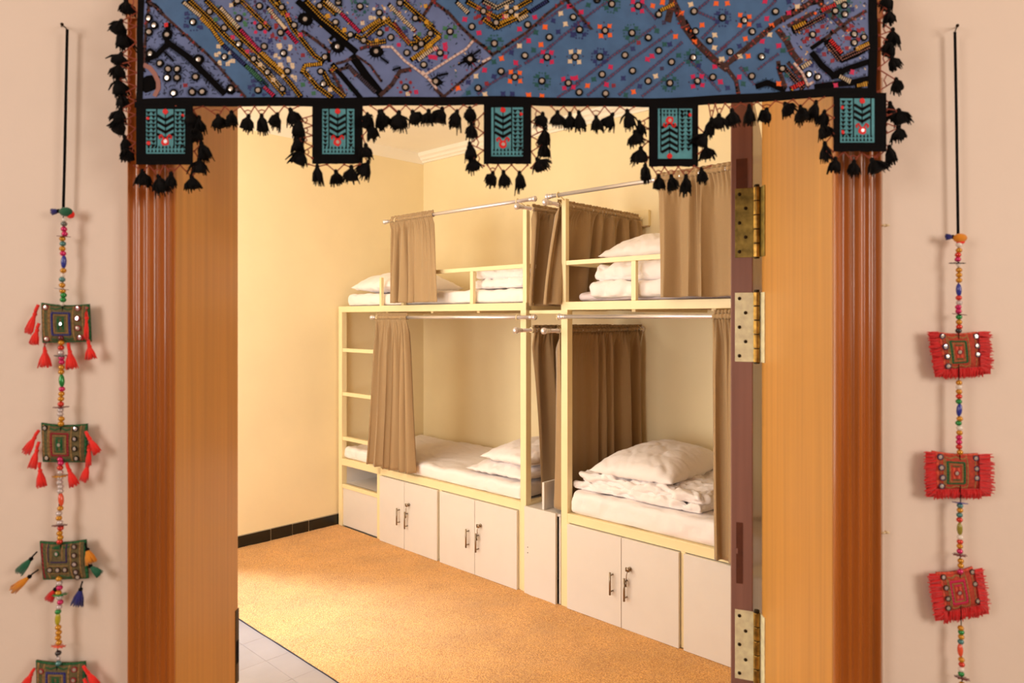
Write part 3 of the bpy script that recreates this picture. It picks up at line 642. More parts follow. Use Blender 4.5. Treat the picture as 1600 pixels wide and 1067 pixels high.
for c, pts, w_, k in SEAMS:
    q = cv(c, pts); q = [(min(1356, max(225, x)), y) for x, y in q]; w2 = w_*.66 if k == 'k' else w_*.72
    n = [(x+random.uniform(-.8, .8), y+random.uniform(-.8, .8)) for x, y in q]
    q2 = [(x, min(y, yb(x)-12)) for x, y in n]
    (sm_ if k == 'S' else em).line(q2, w2, -.3, 1.4, 0 if k == 'S' else TI['k'], 9)
    if k == 'S':
        for (xa, ya), (xb, yb_) in zip(q2, q2[1:]):
            for _ in range(int(math.hypot(xb-xa, yb_-ya)/5)):
                t_ = random.random(); X_, Y_ = xa+(xb-xa)*t_+random.uniform(-1, 1)*w2*.6, ya+(yb_-ya)*t_+random.uniform(-1, 1)*w2*.6
                if clipv(X_, Y_): em.blob(X_, Y_, random.uniform(.9, 2.2), 1.2, 2.1, TI[random.choice('kkkkrrsBo' if c in 'DE' else 'kkkkrB')], 5, .4)
    if k == 'S': sm_.dashes(q2, w2*.8, 1.0, 19, 1.3, 2.0, 1, clip=clipv, jit=.8); sm_.dashes(q2, 5, .9, 7, 1.3, 1.9, 0, True, off=w2*.42, clip=clipv)
    elif c in 'AE' and w_ > 10: em.dashes(q2, w2*1.7, 1.1, 2.6, .3, 1.2, TI['k'], clip=clipv)
# pale cords
for c, pts in (('B', [(1010, 460), (1110, 460), (1240, 600), (1380, 700), (1506, 800)]), ('C', [(-30, 700), (110, 870)]), ('C', [(0, 730), (130, 650), (280, 560), (400, 490), (470, 410)]), ('C', [(560, 620), (640, 580)]), ('E', [(700, 620), (780, 720), (830, 830), (880, 800)])):
    em.line(cv(c, pts), 3.4, 1.3, 2.6, TI['w'], 8); em.dashes(cv(c, pts), 3.0, 1.3, 7, 2.4, 3.0, TI['s'])
# brown arc
em.line(cv('A', [(130, 640), (190, 670), (240, 730), (280, 810), (285, 880), (250, 950)]), 7, .5, 2.0, TI['s'], 6); em.blob(*cv('A', [(180, 830)])[0], 14, 0, .8, TI['k'], 10, .1)
# crosswise satin-stitch rows
ROWS = [('A', [(520, 30), (700, 180)], 'c'), ('A', [(690, 180), (800, 290), (900, 440)], 'y'), ('A', [(900, 440), (1120, 640)], 'n'), ('A', [(1120, 640), (1290, 800)], 'l'), ('A', [(1300, 850), (1410, 950)], 'm'),
 ('A', [(880, 80), (1070, 290)], 'c'), ('A', [(1070, 290), (1270, 510)], 'm'), ('A', [(1270, 510), (1500, 720)], 'y'), ('A', [(1350, 90), (1506, 280)], 'c'),
 ('B', [(0, 200), (80, 290)], 'c'), ('B', [(80, 300), (180, 420)], 'm'), ('B', [(460, 0), (600, 110)], 'c'), ('B', [(600, 110), (790, 300)], 'm'), ('B', [(800, 300), (1000, 180)], 'y'), ('B', [(1080, 40), (1340, 300)], 'c'),
 ('B', [(1360, 600), (1506, 480)], 'c'), ('B', [(660, 620), (950, 900)], 'B'), ('B', [(230, 720), (260, 640), (420, 620)], 'y'), ('B', [(1300, 590), (1506, 440)], 'y'), ('B', [(1120, 210), (1280, 420)], 'r'),
 ('C', [(300, 10), (420, 130)], 'c'), ('C', [(0, 530), (120, 460)], 'c'), ('C', [(900, 220), (1000, 160)], 'c'), ('C', [(1020, 130), (1200, 10)], 'n'), ('C', [(0, 470), (140, 350)], 'y'), ('C', [(700, 260), (860, 180)], 'y'),
 ('E', [(690, 280), (820, 220)], 'y'), ('E', [(950, 120), (1090, 60)], 'R'), ('E', [(1090, 50), (1200, 0)], 'c'), ('E', [(1030, 390), (1150, 530)], 'R'), ('E', [(1280, 495), (1440, 415)], 'y'), ('E', [(1300, 830), (1440, 800)], 'y'),
 ('E', [(670, 860), (800, 800)], 'R'), ('E', [(760, 670), (860, 610)], 'c'), ('E', [(1120, 740), (1240, 790)], 'c'), ('D', [(850, -100), (1000, -30)], 'y')]
for c, pts, k in ROWS:
    q = cv(c, pts); L = 5.2 if c != 'E' else 6.0
    em.line(q, L*1.35, .2, 1.0, TI['k'], 7); em.dashes(q, L, 1.6, 3.5, 1.0, 2.2, TI[k], clip=clipv)
# chain-stitch dots in gold
DOTS = [('A', [(580, 10), (780, 200), (930, 360), (1110, 520), (1310, 710), (1500, 930)], 'y'), ('A', [(740, 10), (900, 170), (1060, 350), (1220, 500), (1360, 630), (1506, 750)], 'y'), ('A', [(1370, 0), (1506, 150)], 'y'), ('A', [(1200, 560), (1350, 720), (1470, 860)], 'c'), ('A', [(1180, 690), (1340, 860)], 'g'),
 ('B', [(0, 20), (80, 150), (150, 290), (350, 540), (440, 600)], 'y'), ('B', [(0, 690), (120, 820), (220, 950)], 'y'), ('B', [(250, 700), (380, 850), (520, 950)], 'y'), ('B', [(430, 690), (500, 820), (640, 940)], 'y'), ('B', [(270, 10), (430, 170), (560, 270), (680, 370)], 'y'), ('B', [(420, 10), (560, 130)], 'y'),
 ('B', [(820, 370), (980, 240), (1090, 180)], 'y'), ('B', [(1020, 170), (1160, 280), (1290, 430), (1400, 420), (1506, 330)], 'y'), ('B', [(1210, 0), (1360, 130), (1506, 250)], 'y'), ('B', [(1330, 350), (1430, 440)], 'y'), ('B', [(740, 330), (900, 420), (1050, 400)], 'y'), ('B', [(500, 700), (560, 640)], 'y'),
 ('C', [(0, 220), (140, 350), (0, 470)], 'y'), ('C', [(400, 10), (560, 110), (700, 190), (860, 110), (1040, 0)], 'y'), ('C', [(560, 10), (700, 90), (860, 10)], 'c'), ('C', [(560, 190), (690, 290), (880, 200), (1000, 110)], 'y'),
 ('E', [(700, 310), (830, 250), (1000, 160)], 's'), ('E', [(600, 650), (700, 760), (790, 860)], 's'), ('E', [(1000, 430), (1130, 590), (1430, 450)], 's'), ('A', [(1010, -60), (1370, 300)], 'y')]
for c, pts, k in DOTS:
    q = cv(c, pts); em.line(q, 8.5, .2, .9, TI['k'], 7); em.dashes(q, 13, 1.1, 2.9, .2, .9, TI['k'], jit=.5, clip=clipv)
    for off in (-2.3, 2.3): em.dashes(q, 1.7, 1.7, 3.7, .9, 2.1, TI[k], off=off, clip=clipv)
# fine dark double lines across the blue field
FINE = [('D', [(0, 850), (400, 540), (820, 240)]), ('D', [(130, 950), (600, 560), (980, 290)]), ('D', [(440, 940), (780, 660), (1080, 400)]), ('D', [(670, 950), (860, 800), (1100, 600)]), ('C', [(960, 640), (1200, 480), (1380, 330), (1506, 250)]), ('D', [(0, 260), (100, 200), (300, 50), (380, 0)]),
 ('C', [(500, 940), (640, 830), (940, 650)]), ('D', [(1130, 560), (1260, 700), (1440, 900)]), ('D', [(650, 0), (820, 180)]), ('D', [(1260, 380), (1440, 200)]), ('D', [(1200, 100), (1420, 200)]), ('C', [(1270, 970), (1506, 820)]), ('D', [(1200, 110), (1340, 0)]),
 ('E', [(0, 480), (280, 240), (460, 80), (540, 0)]), ('E', [(350, 680), (450, 600), (560, 520)]), ('D', [(1360, 560), (1506, 450)]), ('C', [(1100, 260), (1380, 60)]), ('E', [(180, 640), (330, 820)]), ('D', [(0, 60), (100, 0)]), ('C', [(740, 560), (900, 450), (1080, 300)])]
for c, pts in FINE: em.dashes(cv(c, pts), 5.0, 1.6, 2.6, .1, .9, TI['p'], clip=clipv); em.dashes(cv(c, pts), 1.6, 1.2, 4.6, .5, 1.1, TI['r'], clip=clipv)
# motifs round the mirrors
MIR = dict(
 A=[(180, 185), (240, 258), (187, 323), (370, 357), (197, 533), (293, 632), (378, 688), (468, 690), (370, 775), (468, 775), (645, 764), (617, 915), (712, 912), (440, 928), (672, 592), (985, 878), (625, 233), (920, 562), (1252, 893), (783, 128), (923, 283), (1062, 436), (1207, 583), (1345, 717), (1490, 880), (1050, 22), (1068, 192), (1273, 78), (1273, 275), (1472, 328), (1310, 462), (1500, 530), (1490, 90)],
 B=[(45, 90), (160, 255), (58, 525), (95, 705), (45, 880), (405, 60), (585, 18), (265, 192), (555, 208), (573, 445), (452, 552), (412, 697), (440, 817), (797, 58), (988, 122), (1190, 25), (700, 330), (832, 388), (993, 320), (1102, 365), (957, 502), (1262, 520), (1340, 172), (1400, 430), (1490, 325), (1425, 638), (1247, 857), (1345, 470)],
 C=[(240, 310), (143, 522), (568, 120), (838, 130), (693, 240), (455, 270), (1000, 258), (675, 445), (437, 590), (98, 797), (740, 713), (875, 765), (517, 872), (972, 558), (1190, 565), (1140, 797), (1400, 815), (1212, 375), (1445, 180), (1465, 560)],
 D=[(235, 10), (378, 52), (640, 58), (845, 135), (65, 302), (313, 310), (580, 322), (745, 360), (513, 538), (265, 560), (850, 482), (287, 732), (588, 690), (975, 597), (743, 788), (62, 908), (320, 922), (955, 808), (1220, 797), (1182, 558), (1368, 762), (1343, 397), (1190, 108), (1467, 173), (1205, 300)],
 E=[(235, 192), (535, 110), (312, 300), (93, 502), (395, 548), (300, 738), (875, 348), (835, 727), (920, 755), (1272, 342), (1370, 370), (1272, 425), (1093, 122), (1180, 65), (590, 670), (1185, 150)])
PET = [('C', 875, 765, 'o'), ('C', 1190, 565, 'm'), ('C', 1140, 797, 'g'), ('C', 1400, 815, 'm'), ('C', 1465, 560, 'c'), ('D', 313, 310, 'o'), ('D', 65, 302, 'n'), ('D', 580, 322, 'g'), ('D', 265, 560, 'n'), ('D', 378, 52, 'g'), ('D', 640, 58, 'm'),
 ('D', 955, 808, 'g'), ('D', 1220, 797, 'm'), ('D', 1467, 173, 'n'), ('E', 235, 192, 'o'), ('A', 1273, 275, 'm'), ('A', 1068, 192, 'l'), ('A', 1310, 462, 'n'), ('A', 1472, 328, 'r'), ('A', 625, 233, 'n'), ('A', 920, 562, 'c'), ('B', 797, 58, 'g'),
 ('B', 988, 122, 'c'), ('B', 58, 525, 'c'), ('B', 95, 705, 'c'), ('B', 1247, 857, 'r'), ('B', 1425, 638, 'n'), ('C', 675, 445, 'g'), ('C', 240, 310, 'l'), ('C', 143, 522, 'm'), ('A', 1252, 893, 'n'), ('E', 1093, 122, 'g'), ('E', 1180, 65, 'g'), ('E', 1272, 342, 'r'), ('A', 1273, 78, 'p'), ('E', 875, 348, 'r'), ('C', 568, 120, 'r'), ('C', 838, 130, 'c'), ('D', 1182, 558, 'g')]
for c, x, y, k in PET:
    (a, b), = cv(c, [(x, y)]); small = c in 'AB'
    for q in range(4):
        t = PI/4+q*PI/2+random.uniform(-.15, .15); r = 10.3 if not small else 10.8; X_, Y_ = a+r*math.cos(t), b+r*math.sin(t)*.95
        if clipv(X_, Y_): (em.cross(X_, Y_, 3.9, .2, 1.5, TI[k]) if not small else em.blob(X_, Y_, 3.0, .2, 1.4, TI[k], 5))
        t += PI/4; X_, Y_ = a+12.5*math.cos(t), b+12.5*math.sin(t)
        if clipv(X_, Y_): em.blob(X_, Y_, 1.5, .2, 1.1, TI['p' if k in 'omc' else k], 5)
        for e in (-.35, .35):
            X_, Y_ = a+13.5*math.cos(t+e), b+13.5*math.sin(t+e)
            if clipv(X_, Y_) and k in 'gn': em.blob(X_, Y_, 1.7, .2, 1.1, TI[k], 5)
BL_ = dict(C=[(1170,275,'o'),(1130,445,'o'),(745,590,'o'),(318,865,'o'),(1010,940,'o'),(1140,945,'o'),(1405,70,'m'),(1010,412,'m'),(885,627,'m'),(580,697,'m'),(1070,180,'m'),(1325,140,'c'),(1370,245,'c'),(920,465,'c'),(495,755,'c'),(583,935,'c'),(385,190,'m'),(775,180,'m'),(525,335,'m'),(1250,210,'n'),(1300,320,'n'),(840,530,'n'),(670,760,'n'),(420,915,'g'),(420,810,'n'),(1080,330,'g'),(670,620,'g'),(65,560,'m'),(190,440,'m'),(1440,350,'n'),(760,930,'n'),(850,930,'n'),(600,830,'r'),(1060,500,'g'),(920,300,'m'),(620,200,'r'),(540,230,'r'),(490,180,'r')],
 D=[(785,50,'o'),(885,15,'o'),(1015,345,'o'),(143,842,'o'),(597,897,'o'),(370,655,'m'),(30,765,'m'),(785,535,'m'),(738,568,'m'),(820,738,'c'),(593,470,'n'),(495,765,'n'),(830,290,'g'),(1045,530,'g'),(205,780,'g'),(1270,240,'o'),(1405,35,'o'),(1395,340,'c'),(1390,465,'c'),(1455,585,'c'),(1160,38,'c'),(1235,640,'n'),(1440,810,'m'),(1390,655,'m'),(520,930,'g'),(910,420,'g'),(400,840,'r'),(330,830,'m'),(660,840,'n'),(150,60,'g'),(80,130,'m'),(880,660,'p'),(1070,120,'o'),(1200,400,'o'),(900,210,'p'),(650,410,'r'),(960,420,'n')],
 E=[(70,32,'o'),(247,370,'o'),(453,175,'m'),(408,393,'m'),(563,443,'m'),(180,745,'m'),(660,125,'m'),(740,70,'c'),(480,330,'c'),(245,670,'g'),(450,490,'n'),(220,810,'g'),(1260,700,'m'),(560,810,'o'),(435,10,'m'),(660,20,'n'),(380,240,'n'),(600,490,'g'),(190,440,'n'),(1360,290,'r'),(1200,380,'r'),(1250,260,'r'),(970,270,'r'),(800,410,'r'),(1200,480,'r'),(1100,830,'m'),(0,790,'m'),(70,850,'n'),(1260,100,'n'),(1020,170,'n'),(1100,200,'n'),(650,370,'g'),(270,540,'o'),(190,545,'c'),(500,240,'o'),(980,540,'r'),(1060,600,'r'),(930,500,'n'),(20,570,'c'),(860,640,'n'),(640,730,'g')],
 A=[(550,850,'r'),(560,150,'n'),(550,270,'n'),(700,280,'n'),(1000,370,'m'),(1140,510,'m'),(860,460,'c'),(870,625,'c'),(950,630,'c'),(840,540,'c'),(1190,500,'r'),(1430,260,'r'),(1390,360,'r'),(1240,390,'n'),(1370,400,'n'),(1450,450,'c'),(1420,550,'c'),(1470,640,'c'),(1390,530,'n'),(1270,640,'c'),(1400,790,'c'),(360,260,'R'),(1200,800,'n'),(1000,600,'c'),(1170,860,'n'),(840,200,'l'),(1130,250,'l'),(990,60,'c'),(1130,60,'p'),(1400,180,'r')],
 B=[(100,160,'m'),(215,340,'m'),(20,450,'c'),(120,460,'c'),(240,540,'r'),(105,595,'c'),(20,640,'c'),(140,640,'c'),(165,765,'c'),(240,830,'l'),(340,910,'l'),(100,920,'n'),(720,870,'g'),(500,870,'c'),(900,165,'c'),(820,215,'c'),(1250,300,'n'),(1180,440,'m'),(1380,330,'l'),(1440,50,'y'),(1350,900,'m'),(1270,920,'c'),(640,280,'y'),(560,930,'n'),(1450,210,'y'),(890,360,'n'),(1350,470,'c'),(480,150,'y'),(960,390,'y'),(1230,270,'g'),(700,850,'g'),(760,890,'g'),(1060,280,'r'),(1490,560,'m')])
for c, L in BL_.items():
    for x, y, k in L:
        (a, b), = cv(c, [(x, y)])
        if not clipv(a, b): continue
        if c in 'CDE' and k in 'omcng': em.cross(a, b, 4.3, .2, 1.5, TI[k])
        else:
            for q in range(4): em.blob(a+2.2*math.cos(q*PI/2+.7), b+2.2*math.sin(q*PI/2+.7), 1.9, .2, 1.4, TI[k], 5)
# extra small stitches filling the lavender patches
for _ in range(1500):
    x = random.uniform(228, 770) if random.random() < .72 else random.uniform(1215, 1352); y = random.uniform(-130, 150)
    if not clipv(x, y) or not any(inside(p, x, y) for p in LAV) or (x < 385 and y > 0) or (560 < x < 690 and y > 70): continue
    k = random.choice('ncrylkpgkkkrkBB'); t = random.choice((.75, .8, 2.3)); em.prism([(x-1.8*math.cos(t)-.7*math.sin(t), y-1.8*math.sin(t)+.7*math.cos(t)), (x+1.8*math.cos(t)-.7*math.sin(t), y+1.8*math.sin(t)+.7*math.cos(t)), (x+1.8*math.cos(t)+.7*math.sin(t), y+1.8*math.sin(t)-.7*math.cos(t)), (x-1.8*math.cos(t)+.7*math.sin(t), y-1.8*math.sin(t)-.7*math.cos(t))], .2, 1.1, TI[k])
# black spikes round the mirrors of the dark embroidered corners
def spikes(a, b, r0, r1, n):
    for q in range(n):
        t = 2*PI*q/n; 
        X_, Y_ = a+r1*math.cos(t), b+r1*math.sin(t)
        if clipv(X_, Y_): em.prism([(a+r0*math.cos(t-.12), b+r0*math.sin(t-.12)), (X_, Y_), (a+r0*math.cos(t+.12), b+r0*math.sin(t+.12))], .2, 1.0, TI['k'])
for i, (x, y) in enumerate(MIR['A'][:16]):
    (a, b), = cv('A', [(x, y)]); spikes(a, b, 5.5, 10.5 if i not in (3, 4, 14) else 14, 22); em.blob(a, b, 6.6, .1, .8, TI['k'], 10, .1)
    if i in (3, 4, 14, 15): em.blob(a, b, 8.5, .1, .8, TI['k'], 12, .08)
for c, x, y in (('C', 437, 590), ('C', 98, 797), ('B', 957, 502), ('B', 573, 445), ('B', 265, 192)):
    (a, b), = cv(c, [(x, y)]); em.blob(a, b, 12, .1, .8, TI['k'], 4 if c == 'C' else 10, .08, .85, .15); spikes(a, b, 9, 17, 14)
for c, pts in (('B', [(1000, 560), (1080, 620)]), ('B', [(1120, 690), (1200, 660)]), ('C', [(320, 640), (540, 500)]), ('C', [(120, 740), (220, 720)]), ('A', [(340, 520), (430, 610)])):
    em.line(cv(c, pts), 3, .2, 1.1, TI['k']); em.dashes(cv(c, pts), 8, 1.1, 2.8, .2, 1.1, TI['k'])
for _ in range(420):
    x = random.uniform(226, 380); y = random.uniform(4, 150)
    if inside(LAV[0], x, y):
        t = random.choice((.8, 2.35, .1, 1.6)); l_ = random.uniform(1.2, 3.4); em.prism([(x-l_*math.cos(t)-.6*math.sin(t), y-l_*math.sin(t)+.6*math.cos(t)), (x+l_*math.cos(t)-.6*math.sin(t), y+l_*math.sin(t)+.6*math.cos(t)), (x+l_*math.cos(t)+.6*math.sin(t), y+l_*math.sin(t)-.6*math.cos(t)), (x-l_*math.cos(t)+.6*math.sin(t), y-l_*math.sin(t)-.6*math.cos(t))], .2, 1.0, TI['k'])
ZM = P3(0, 0, VD).z-VO.z
def reflect(mb):   # the pattern repeats, mirrored, on the upper half of the cloth
    k = len(mb.v); mb.v += [(x, y, 2*ZM-z) for x, y, z in mb.v]; mb.f += [tuple(i+k for i in reversed(f)) for f in mb.f]; mb.m += mb.m[:]
reflect(em); reflect(sm_)
o = obj('seam', sm_, ['seam_brown', 'seam_orange'], val); o['kind'] = 'stuff'
o = obj('embroidery_stitches', em, ['thread_'+k for k in TH], val); o['kind'] = 'stuff'
# mirrors
def mirror_mesh(ro, ri, mats, bulge=.0012):
    mb = MB(); n = 14
    def ringv(r, y): return [(r*math.cos(2*PI*k/n), y, r*math.sin(2*PI*k/n)) for k in range(n)]
    vs = ringv(ro, 0)+ringv(ro*.95, -.0016)+ringv(ri*1.08, -.0018)+ringv(ri, -.0012); fs = []
    for j in range(3): fs += [(j*n+k, j*n+(k+1) % n, (j+1)*n+(k+1) % n, (j+1)*n+k) for k in range(n)]
    mb.add(vs, fs, 0); mb.add(ringv(ri, -.0012)+[(0, -.0015, 0)], [(k, (k+1) % n, n) for k in range(n)], 1)
    return mb.mesh('mirror', mats, True)
mm = mirror_mesh(.0054, .0030, ['black_thread', 'mirror_glass'])
UP = []
for c, L in MIR.items():
    for x, y in L:
        (a, b), = cv(c, [(x, y)])
        if a < 228 or a > 1352: continue
        p = S(a, b, 1.2)-VO; UP.append((p.x, p.y, 2*ZM-p.z)); obj('mirror', mm, None, val, loc=p, rot=(random.uniform(-.12, .12), 0, random.uniform(-.12, .12)))
um = MB()
for q in UP: um.add([(v.co.x+q[0], v.co.y+q[1], v.co.z+q[2]) for v in mm.vertices], [tuple(p.vertices) for p in mm.polygons]); um.m[-len(mm.polygons):] = [p.material_index for p in mm.polygons]
o = obj('upper_mirrors', um, ['black_thread', 'mirror_glass'], val, True); o['kind'] = 'stuff'
# tabs
TABS = [(217, 305, 259, 233, 293, 242, 263, 0), (487, 566, 255, 503, 553, 240, 527, 0), (756, 830, 258, 768, 817, 246, 786, 0), (1014, 1091, 260, 1028, 1081, 248, 1046, 1), (1300, 1382, 238, 1310, 1363, 224, 1344, 0)]
for x0, x1, y1, ix0, ix1, iy1, xc, inv_ in TABS:
    y0 = yb((x0+x1)/2)-4
    yo_ = min(rip(q, 165) for q in (x0, (x0+x1)/2, x1))-.0010; tb = EB(lambda x, y, l=0, yo_=yo_: P3(x, y, VD)+Vector((0, yo_-l*.0006+.0003*math.sin(0), 0)), VO)
    n = 6
    for i in range(n):
        a = x0+(x1-x0)*i/n; b = x0+(x1-x0)*(i+1)/n; tb.prism([(a, y0), (b, y0), (b, y1+random.uniform(-.8, .8)), (a, y1)], -1.2, .8, 0)
    t = obj('tab', tb, 'black_cloth', val)
    pe = EB(tb.surf, VO); M_ = dict(t=0, k=1, r=2, w=3, g=4)
    iy0 = y0+9
    for i in range(4):
        a = ix0+(ix1-ix0)*i/4; b = ix0+(ix1-ix0)*(i+1)/4; pe.prism([(a, iy0), (b, iy0), (b, iy1), (a, iy1)], .8, 1.4, 0)
    fy = (lambda y: y) if not inv_ else (lambda y: iy0+iy1-y)
    hw = 12
    for k in range(5):   # chevrons
        y = iy0+10+k*9.5
        if y > iy1-30: break
        pe.line([(xc-hw, fy(y)), (xc, fy(y+7)), (xc+hw, fy(y))], 4.4, 1.4, 2.1, 1, 8)
    pe.line([(xc, fy(iy0)), (xc, fy(iy1-26))], 1.4, 1.4, 1.9, 1)
    for sx in (-1, 1): pe.line([(xc+sx*(hw+1.5), iy0), (xc+sx*(hw+1.5), iy1-10)], 1.8, 1.4, 2.0, 1, 20)
    for lo_, hi_ in ((ix0, xc-hw-3), (xc+hw+3, ix1)):
        w_ = hi_-lo_
        if w_ < 5: continue
        cols = max(1, round(w_/8))
        for c_ in range(cols):
            xx = lo_+(c_+.5)*w_/cols; yy = iy0+3
            while yy < iy1-12:
                pe.prism([(xx-3.9, yy), (xx+3.9, yy+.3), (xx+random.uniform(-.6, .6), yy+6)], 1.4, 2.0, 1); yy += 6.4
    for r_ in range(2):
        xx = ix0+2
        while xx < ix1-2: pe.prism([(xx, fy(iy1-2-r_*6)), (xx+4, fy(iy1-2-r_*6)), (xx+2, fy(iy1-7-r_*6))], 1.4, 2.0, 1); xx += 5.5
    pe.blob(xc, fy(iy0+4), 4.2, 1.6, 3.0, 2, 9, .1)
    pe.blob(xc, fy(iy1-19), 9, 1.6, 2.0, 0, 9, .1)
    for sx in (-1, 1): pe.line([(xc+sx*2, fy(iy1-22)), (xc+sx*6, fy(iy1-29)), (xc+sx*9.5, fy(iy1-26)), (xc+sx*8, fy(iy1-23))], 2.4, 2.0, 2.8, 2, 3)
    pe.blob(xc, fy(iy1-18), 6.2, 2.0, 3.0, 2, 9, .12); pe.blob(xc+.5, fy(iy1-18.5), 2.9, 3.0, 3.6, 3, 8, .1)
    if xc+hw+14 < ix1: pe.blob(ix1-3, iy0+10, 2.6, 1.6, 2.6, 2, 6)
    if xc-hw-14 > ix0: pe.blob(ix0+4, iy1-16, 3.2, 1.6, 2.6, 2, 6); pe.blob(ix0+3, iy0+14, 2.6, 1.6, 2.6, 2, 6)
    obj('tab_embroidery', pe, ['teal_cloth', 'black_thread', 'thread_R', 'mirror_bright', 'thread_g'], t)
# tassels and their cord
def tassel_mesh(name, L, W, m, n=26, seed=0, headr=.0034):
    rnd = random.Random(seed); sk = rnd.uniform(-.004, .004); mb = MB(); mb.ball((0, 0, 0), headr, 8, 6, 0, (1, .9, 1.3))
    mb.tube([(0, 0, -headr*.6), (0, 0, -L*.45), (0, 0, -L*.82)], [headr*.7, W*.30, W*.36], 9)
    for k in range(n):
        a = 2*PI*k/n+rnd.uniform(-.2, .2); q = rnd.uniform(.35, 1.2); l = L*rnd.uniform(.62, 1.12); x = W/2*q*math.cos(a)+sk; y = W*.32*q*math.sin(a); r = headr*.55
        mb.tube([(r*math.cos(a), r*math.sin(a), -headr*.5), (x*.75, y*.75, -l*.5), (x*rnd.uniform(.9, 1.25), y, -l)], [.0011, .0016, .0006], 4)
    return mb.mesh(name, m, True)
TM = [tassel_mesh('tassel', .0185+.003*(i % 3), .022+.003*(i % 2), 'black_thread', 34, i) for i in range(7)]
T1 = lambda L: [(150+x/3.2, y/3.2) for x, y in L]
T2 = lambda L: [(600+x/3.333, y/3.333) for x, y in L]
T3 = lambda L: [(1000+x/3.333, y/3.333) for x, y in L]
def bottom(y): return lambda x, _: (x, y(x) if callable(y) else y)
def side(x): return lambda _, y: (x, y)
RUNS = [
 (T1([(155, 50), (130, 150), (125, 195), (125, 310), (120, 370), (115, 440), (120, 510), (125, 590), (125, 645), (145, 730), (160, 785)]), side(214)),
 (T1([(235, 900), (310, 925), (385, 915), (475, 925)]), bottom(259)),
 (T1([(515, 840), (525, 760), (505, 690), (510, 630)]), side(305)),
 (T1([(480, 595), (605, 620), (685, 610), (760, 625), (825, 620), (905, 615), (975, 595)]), bottom(yb)),
 (T1([(1010, 640), (1015, 690), (1010, 740), (1030, 800)]), side(487)),
 (T1([(1105, 875), (1195, 900), (1280, 880)]), bottom(256)),
 (T1([(1355, 850), (1350, 770), (1375, 670), (1355, 615)]), side(566)),
 (T1([(1415, 600), (1510, 610)])+T2([(-15, 625), (75, 630), (145, 625), (230, 625), (300, 610), (380, 630), (445, 612)]), bottom(yb)),
 (T2([(455, 690), (448, 790), (460, 870)]), side(756)),
 (T2([(565, 945), (625, 945), (705, 945)]), bottom(258)),
 (T2([(800, 875), (835, 790), (835, 720), (825, 640)]), side(830)),
 (T2([(905, 635), (965, 640), (1015, 635), (1105, 655), (1190, 640), (1265, 625)]), bottom(yb)),
 (T2([(1330, 680), (1305, 735), (1340, 815), (1360, 905)]), side(1014)),
 (T3([(95, 965), (165, 965), (240, 965), (325, 925)]), bottom(260)),
 (T3([(340, 810), (335, 740)]), side(1091)),
 (T3([(375, 665), (405, 650), (475, 625), (565, 600), (655, 620), (750, 590), (835, 600), (915, 580)]), bottom(yb)),
 (T3([(955, 630), (945, 695), (970, 790)]), side(1300)),
 (T3([(1010, 875), (1105, 890), (1205, 880)]), bottom(238)),
 (T3([(1300, 810), (1345, 710), (1350, 620), (1310, 580), (1330, 460), (1315, 340), (1310, 260), (1320, 200), (1300, 100), (1300, 20)]), side(1372))]
ti = 0
for pts, edge in RUNS:
    cm = MB(); heads = []
    for x, y in pts:
        hx, hy = x+random.uniform(-1, 1), y-13
        e = edge(hx, hy)
        p = P3(hx, hy, VD)-VO
        p.y += random.uniform(-.004, .004)
        dirx = max(-.9, min(.9, (hx-e[0])*0))
        t = obj('tassel', TM[ti % 7], None, val, loc=p, rot=(random.uniform(-.15, .15), random.uniform(-.45, .45), random.uniform(0, 6))); ti += 1
        heads.append((hx, hy, p))
    seq = []
    for i, (hx, hy, p) in enumerate(heads):
        if i == 0:
            nx_, ny_ = heads[1][0]-hx, heads[1][1]-hy; seq.append(S(*edge(hx-nx_/2, hy-ny_/2))-VO)
        seq.append(p)
        if i < len(heads)-1: mx_, my_ = (hx+heads[i+1][0])/2, (hy+heads[i+1][1])/2
        else: mx_, my_ = hx+(hx-heads[i-1][0])/2, hy+(hy-heads[i-1][1])/2
        seq.append(S(*edge(mx_, my_))-VO)
    # where the tassel hangs far from the hem, the cord makes a second zigzag
    for a, b in zip(seq, seq[1:]): cm.tube([a, b], .0009, 5)
    q0 = seq
    isside = abs(edge(0, 0)[0]-edge(50, 0)[0]) < 1
    for a, b, c in zip(seq[::2], seq[1::2], seq[2::2]):
        m1 = (a+b)/2; m2 = (b+c)/2; mid = a.lerp(c, .5); 
        if (b-mid).length > .012: k_ = mid.lerp(b, .35); cm.tube([m1, k_], .0008, 5); cm.tube([k_, m2], .0008, 5)
    for p in seq[::2]: cm.ball(p, .0018, 6, 4)
    obj('zigzag_cord', cm, 'orange_cord', val)

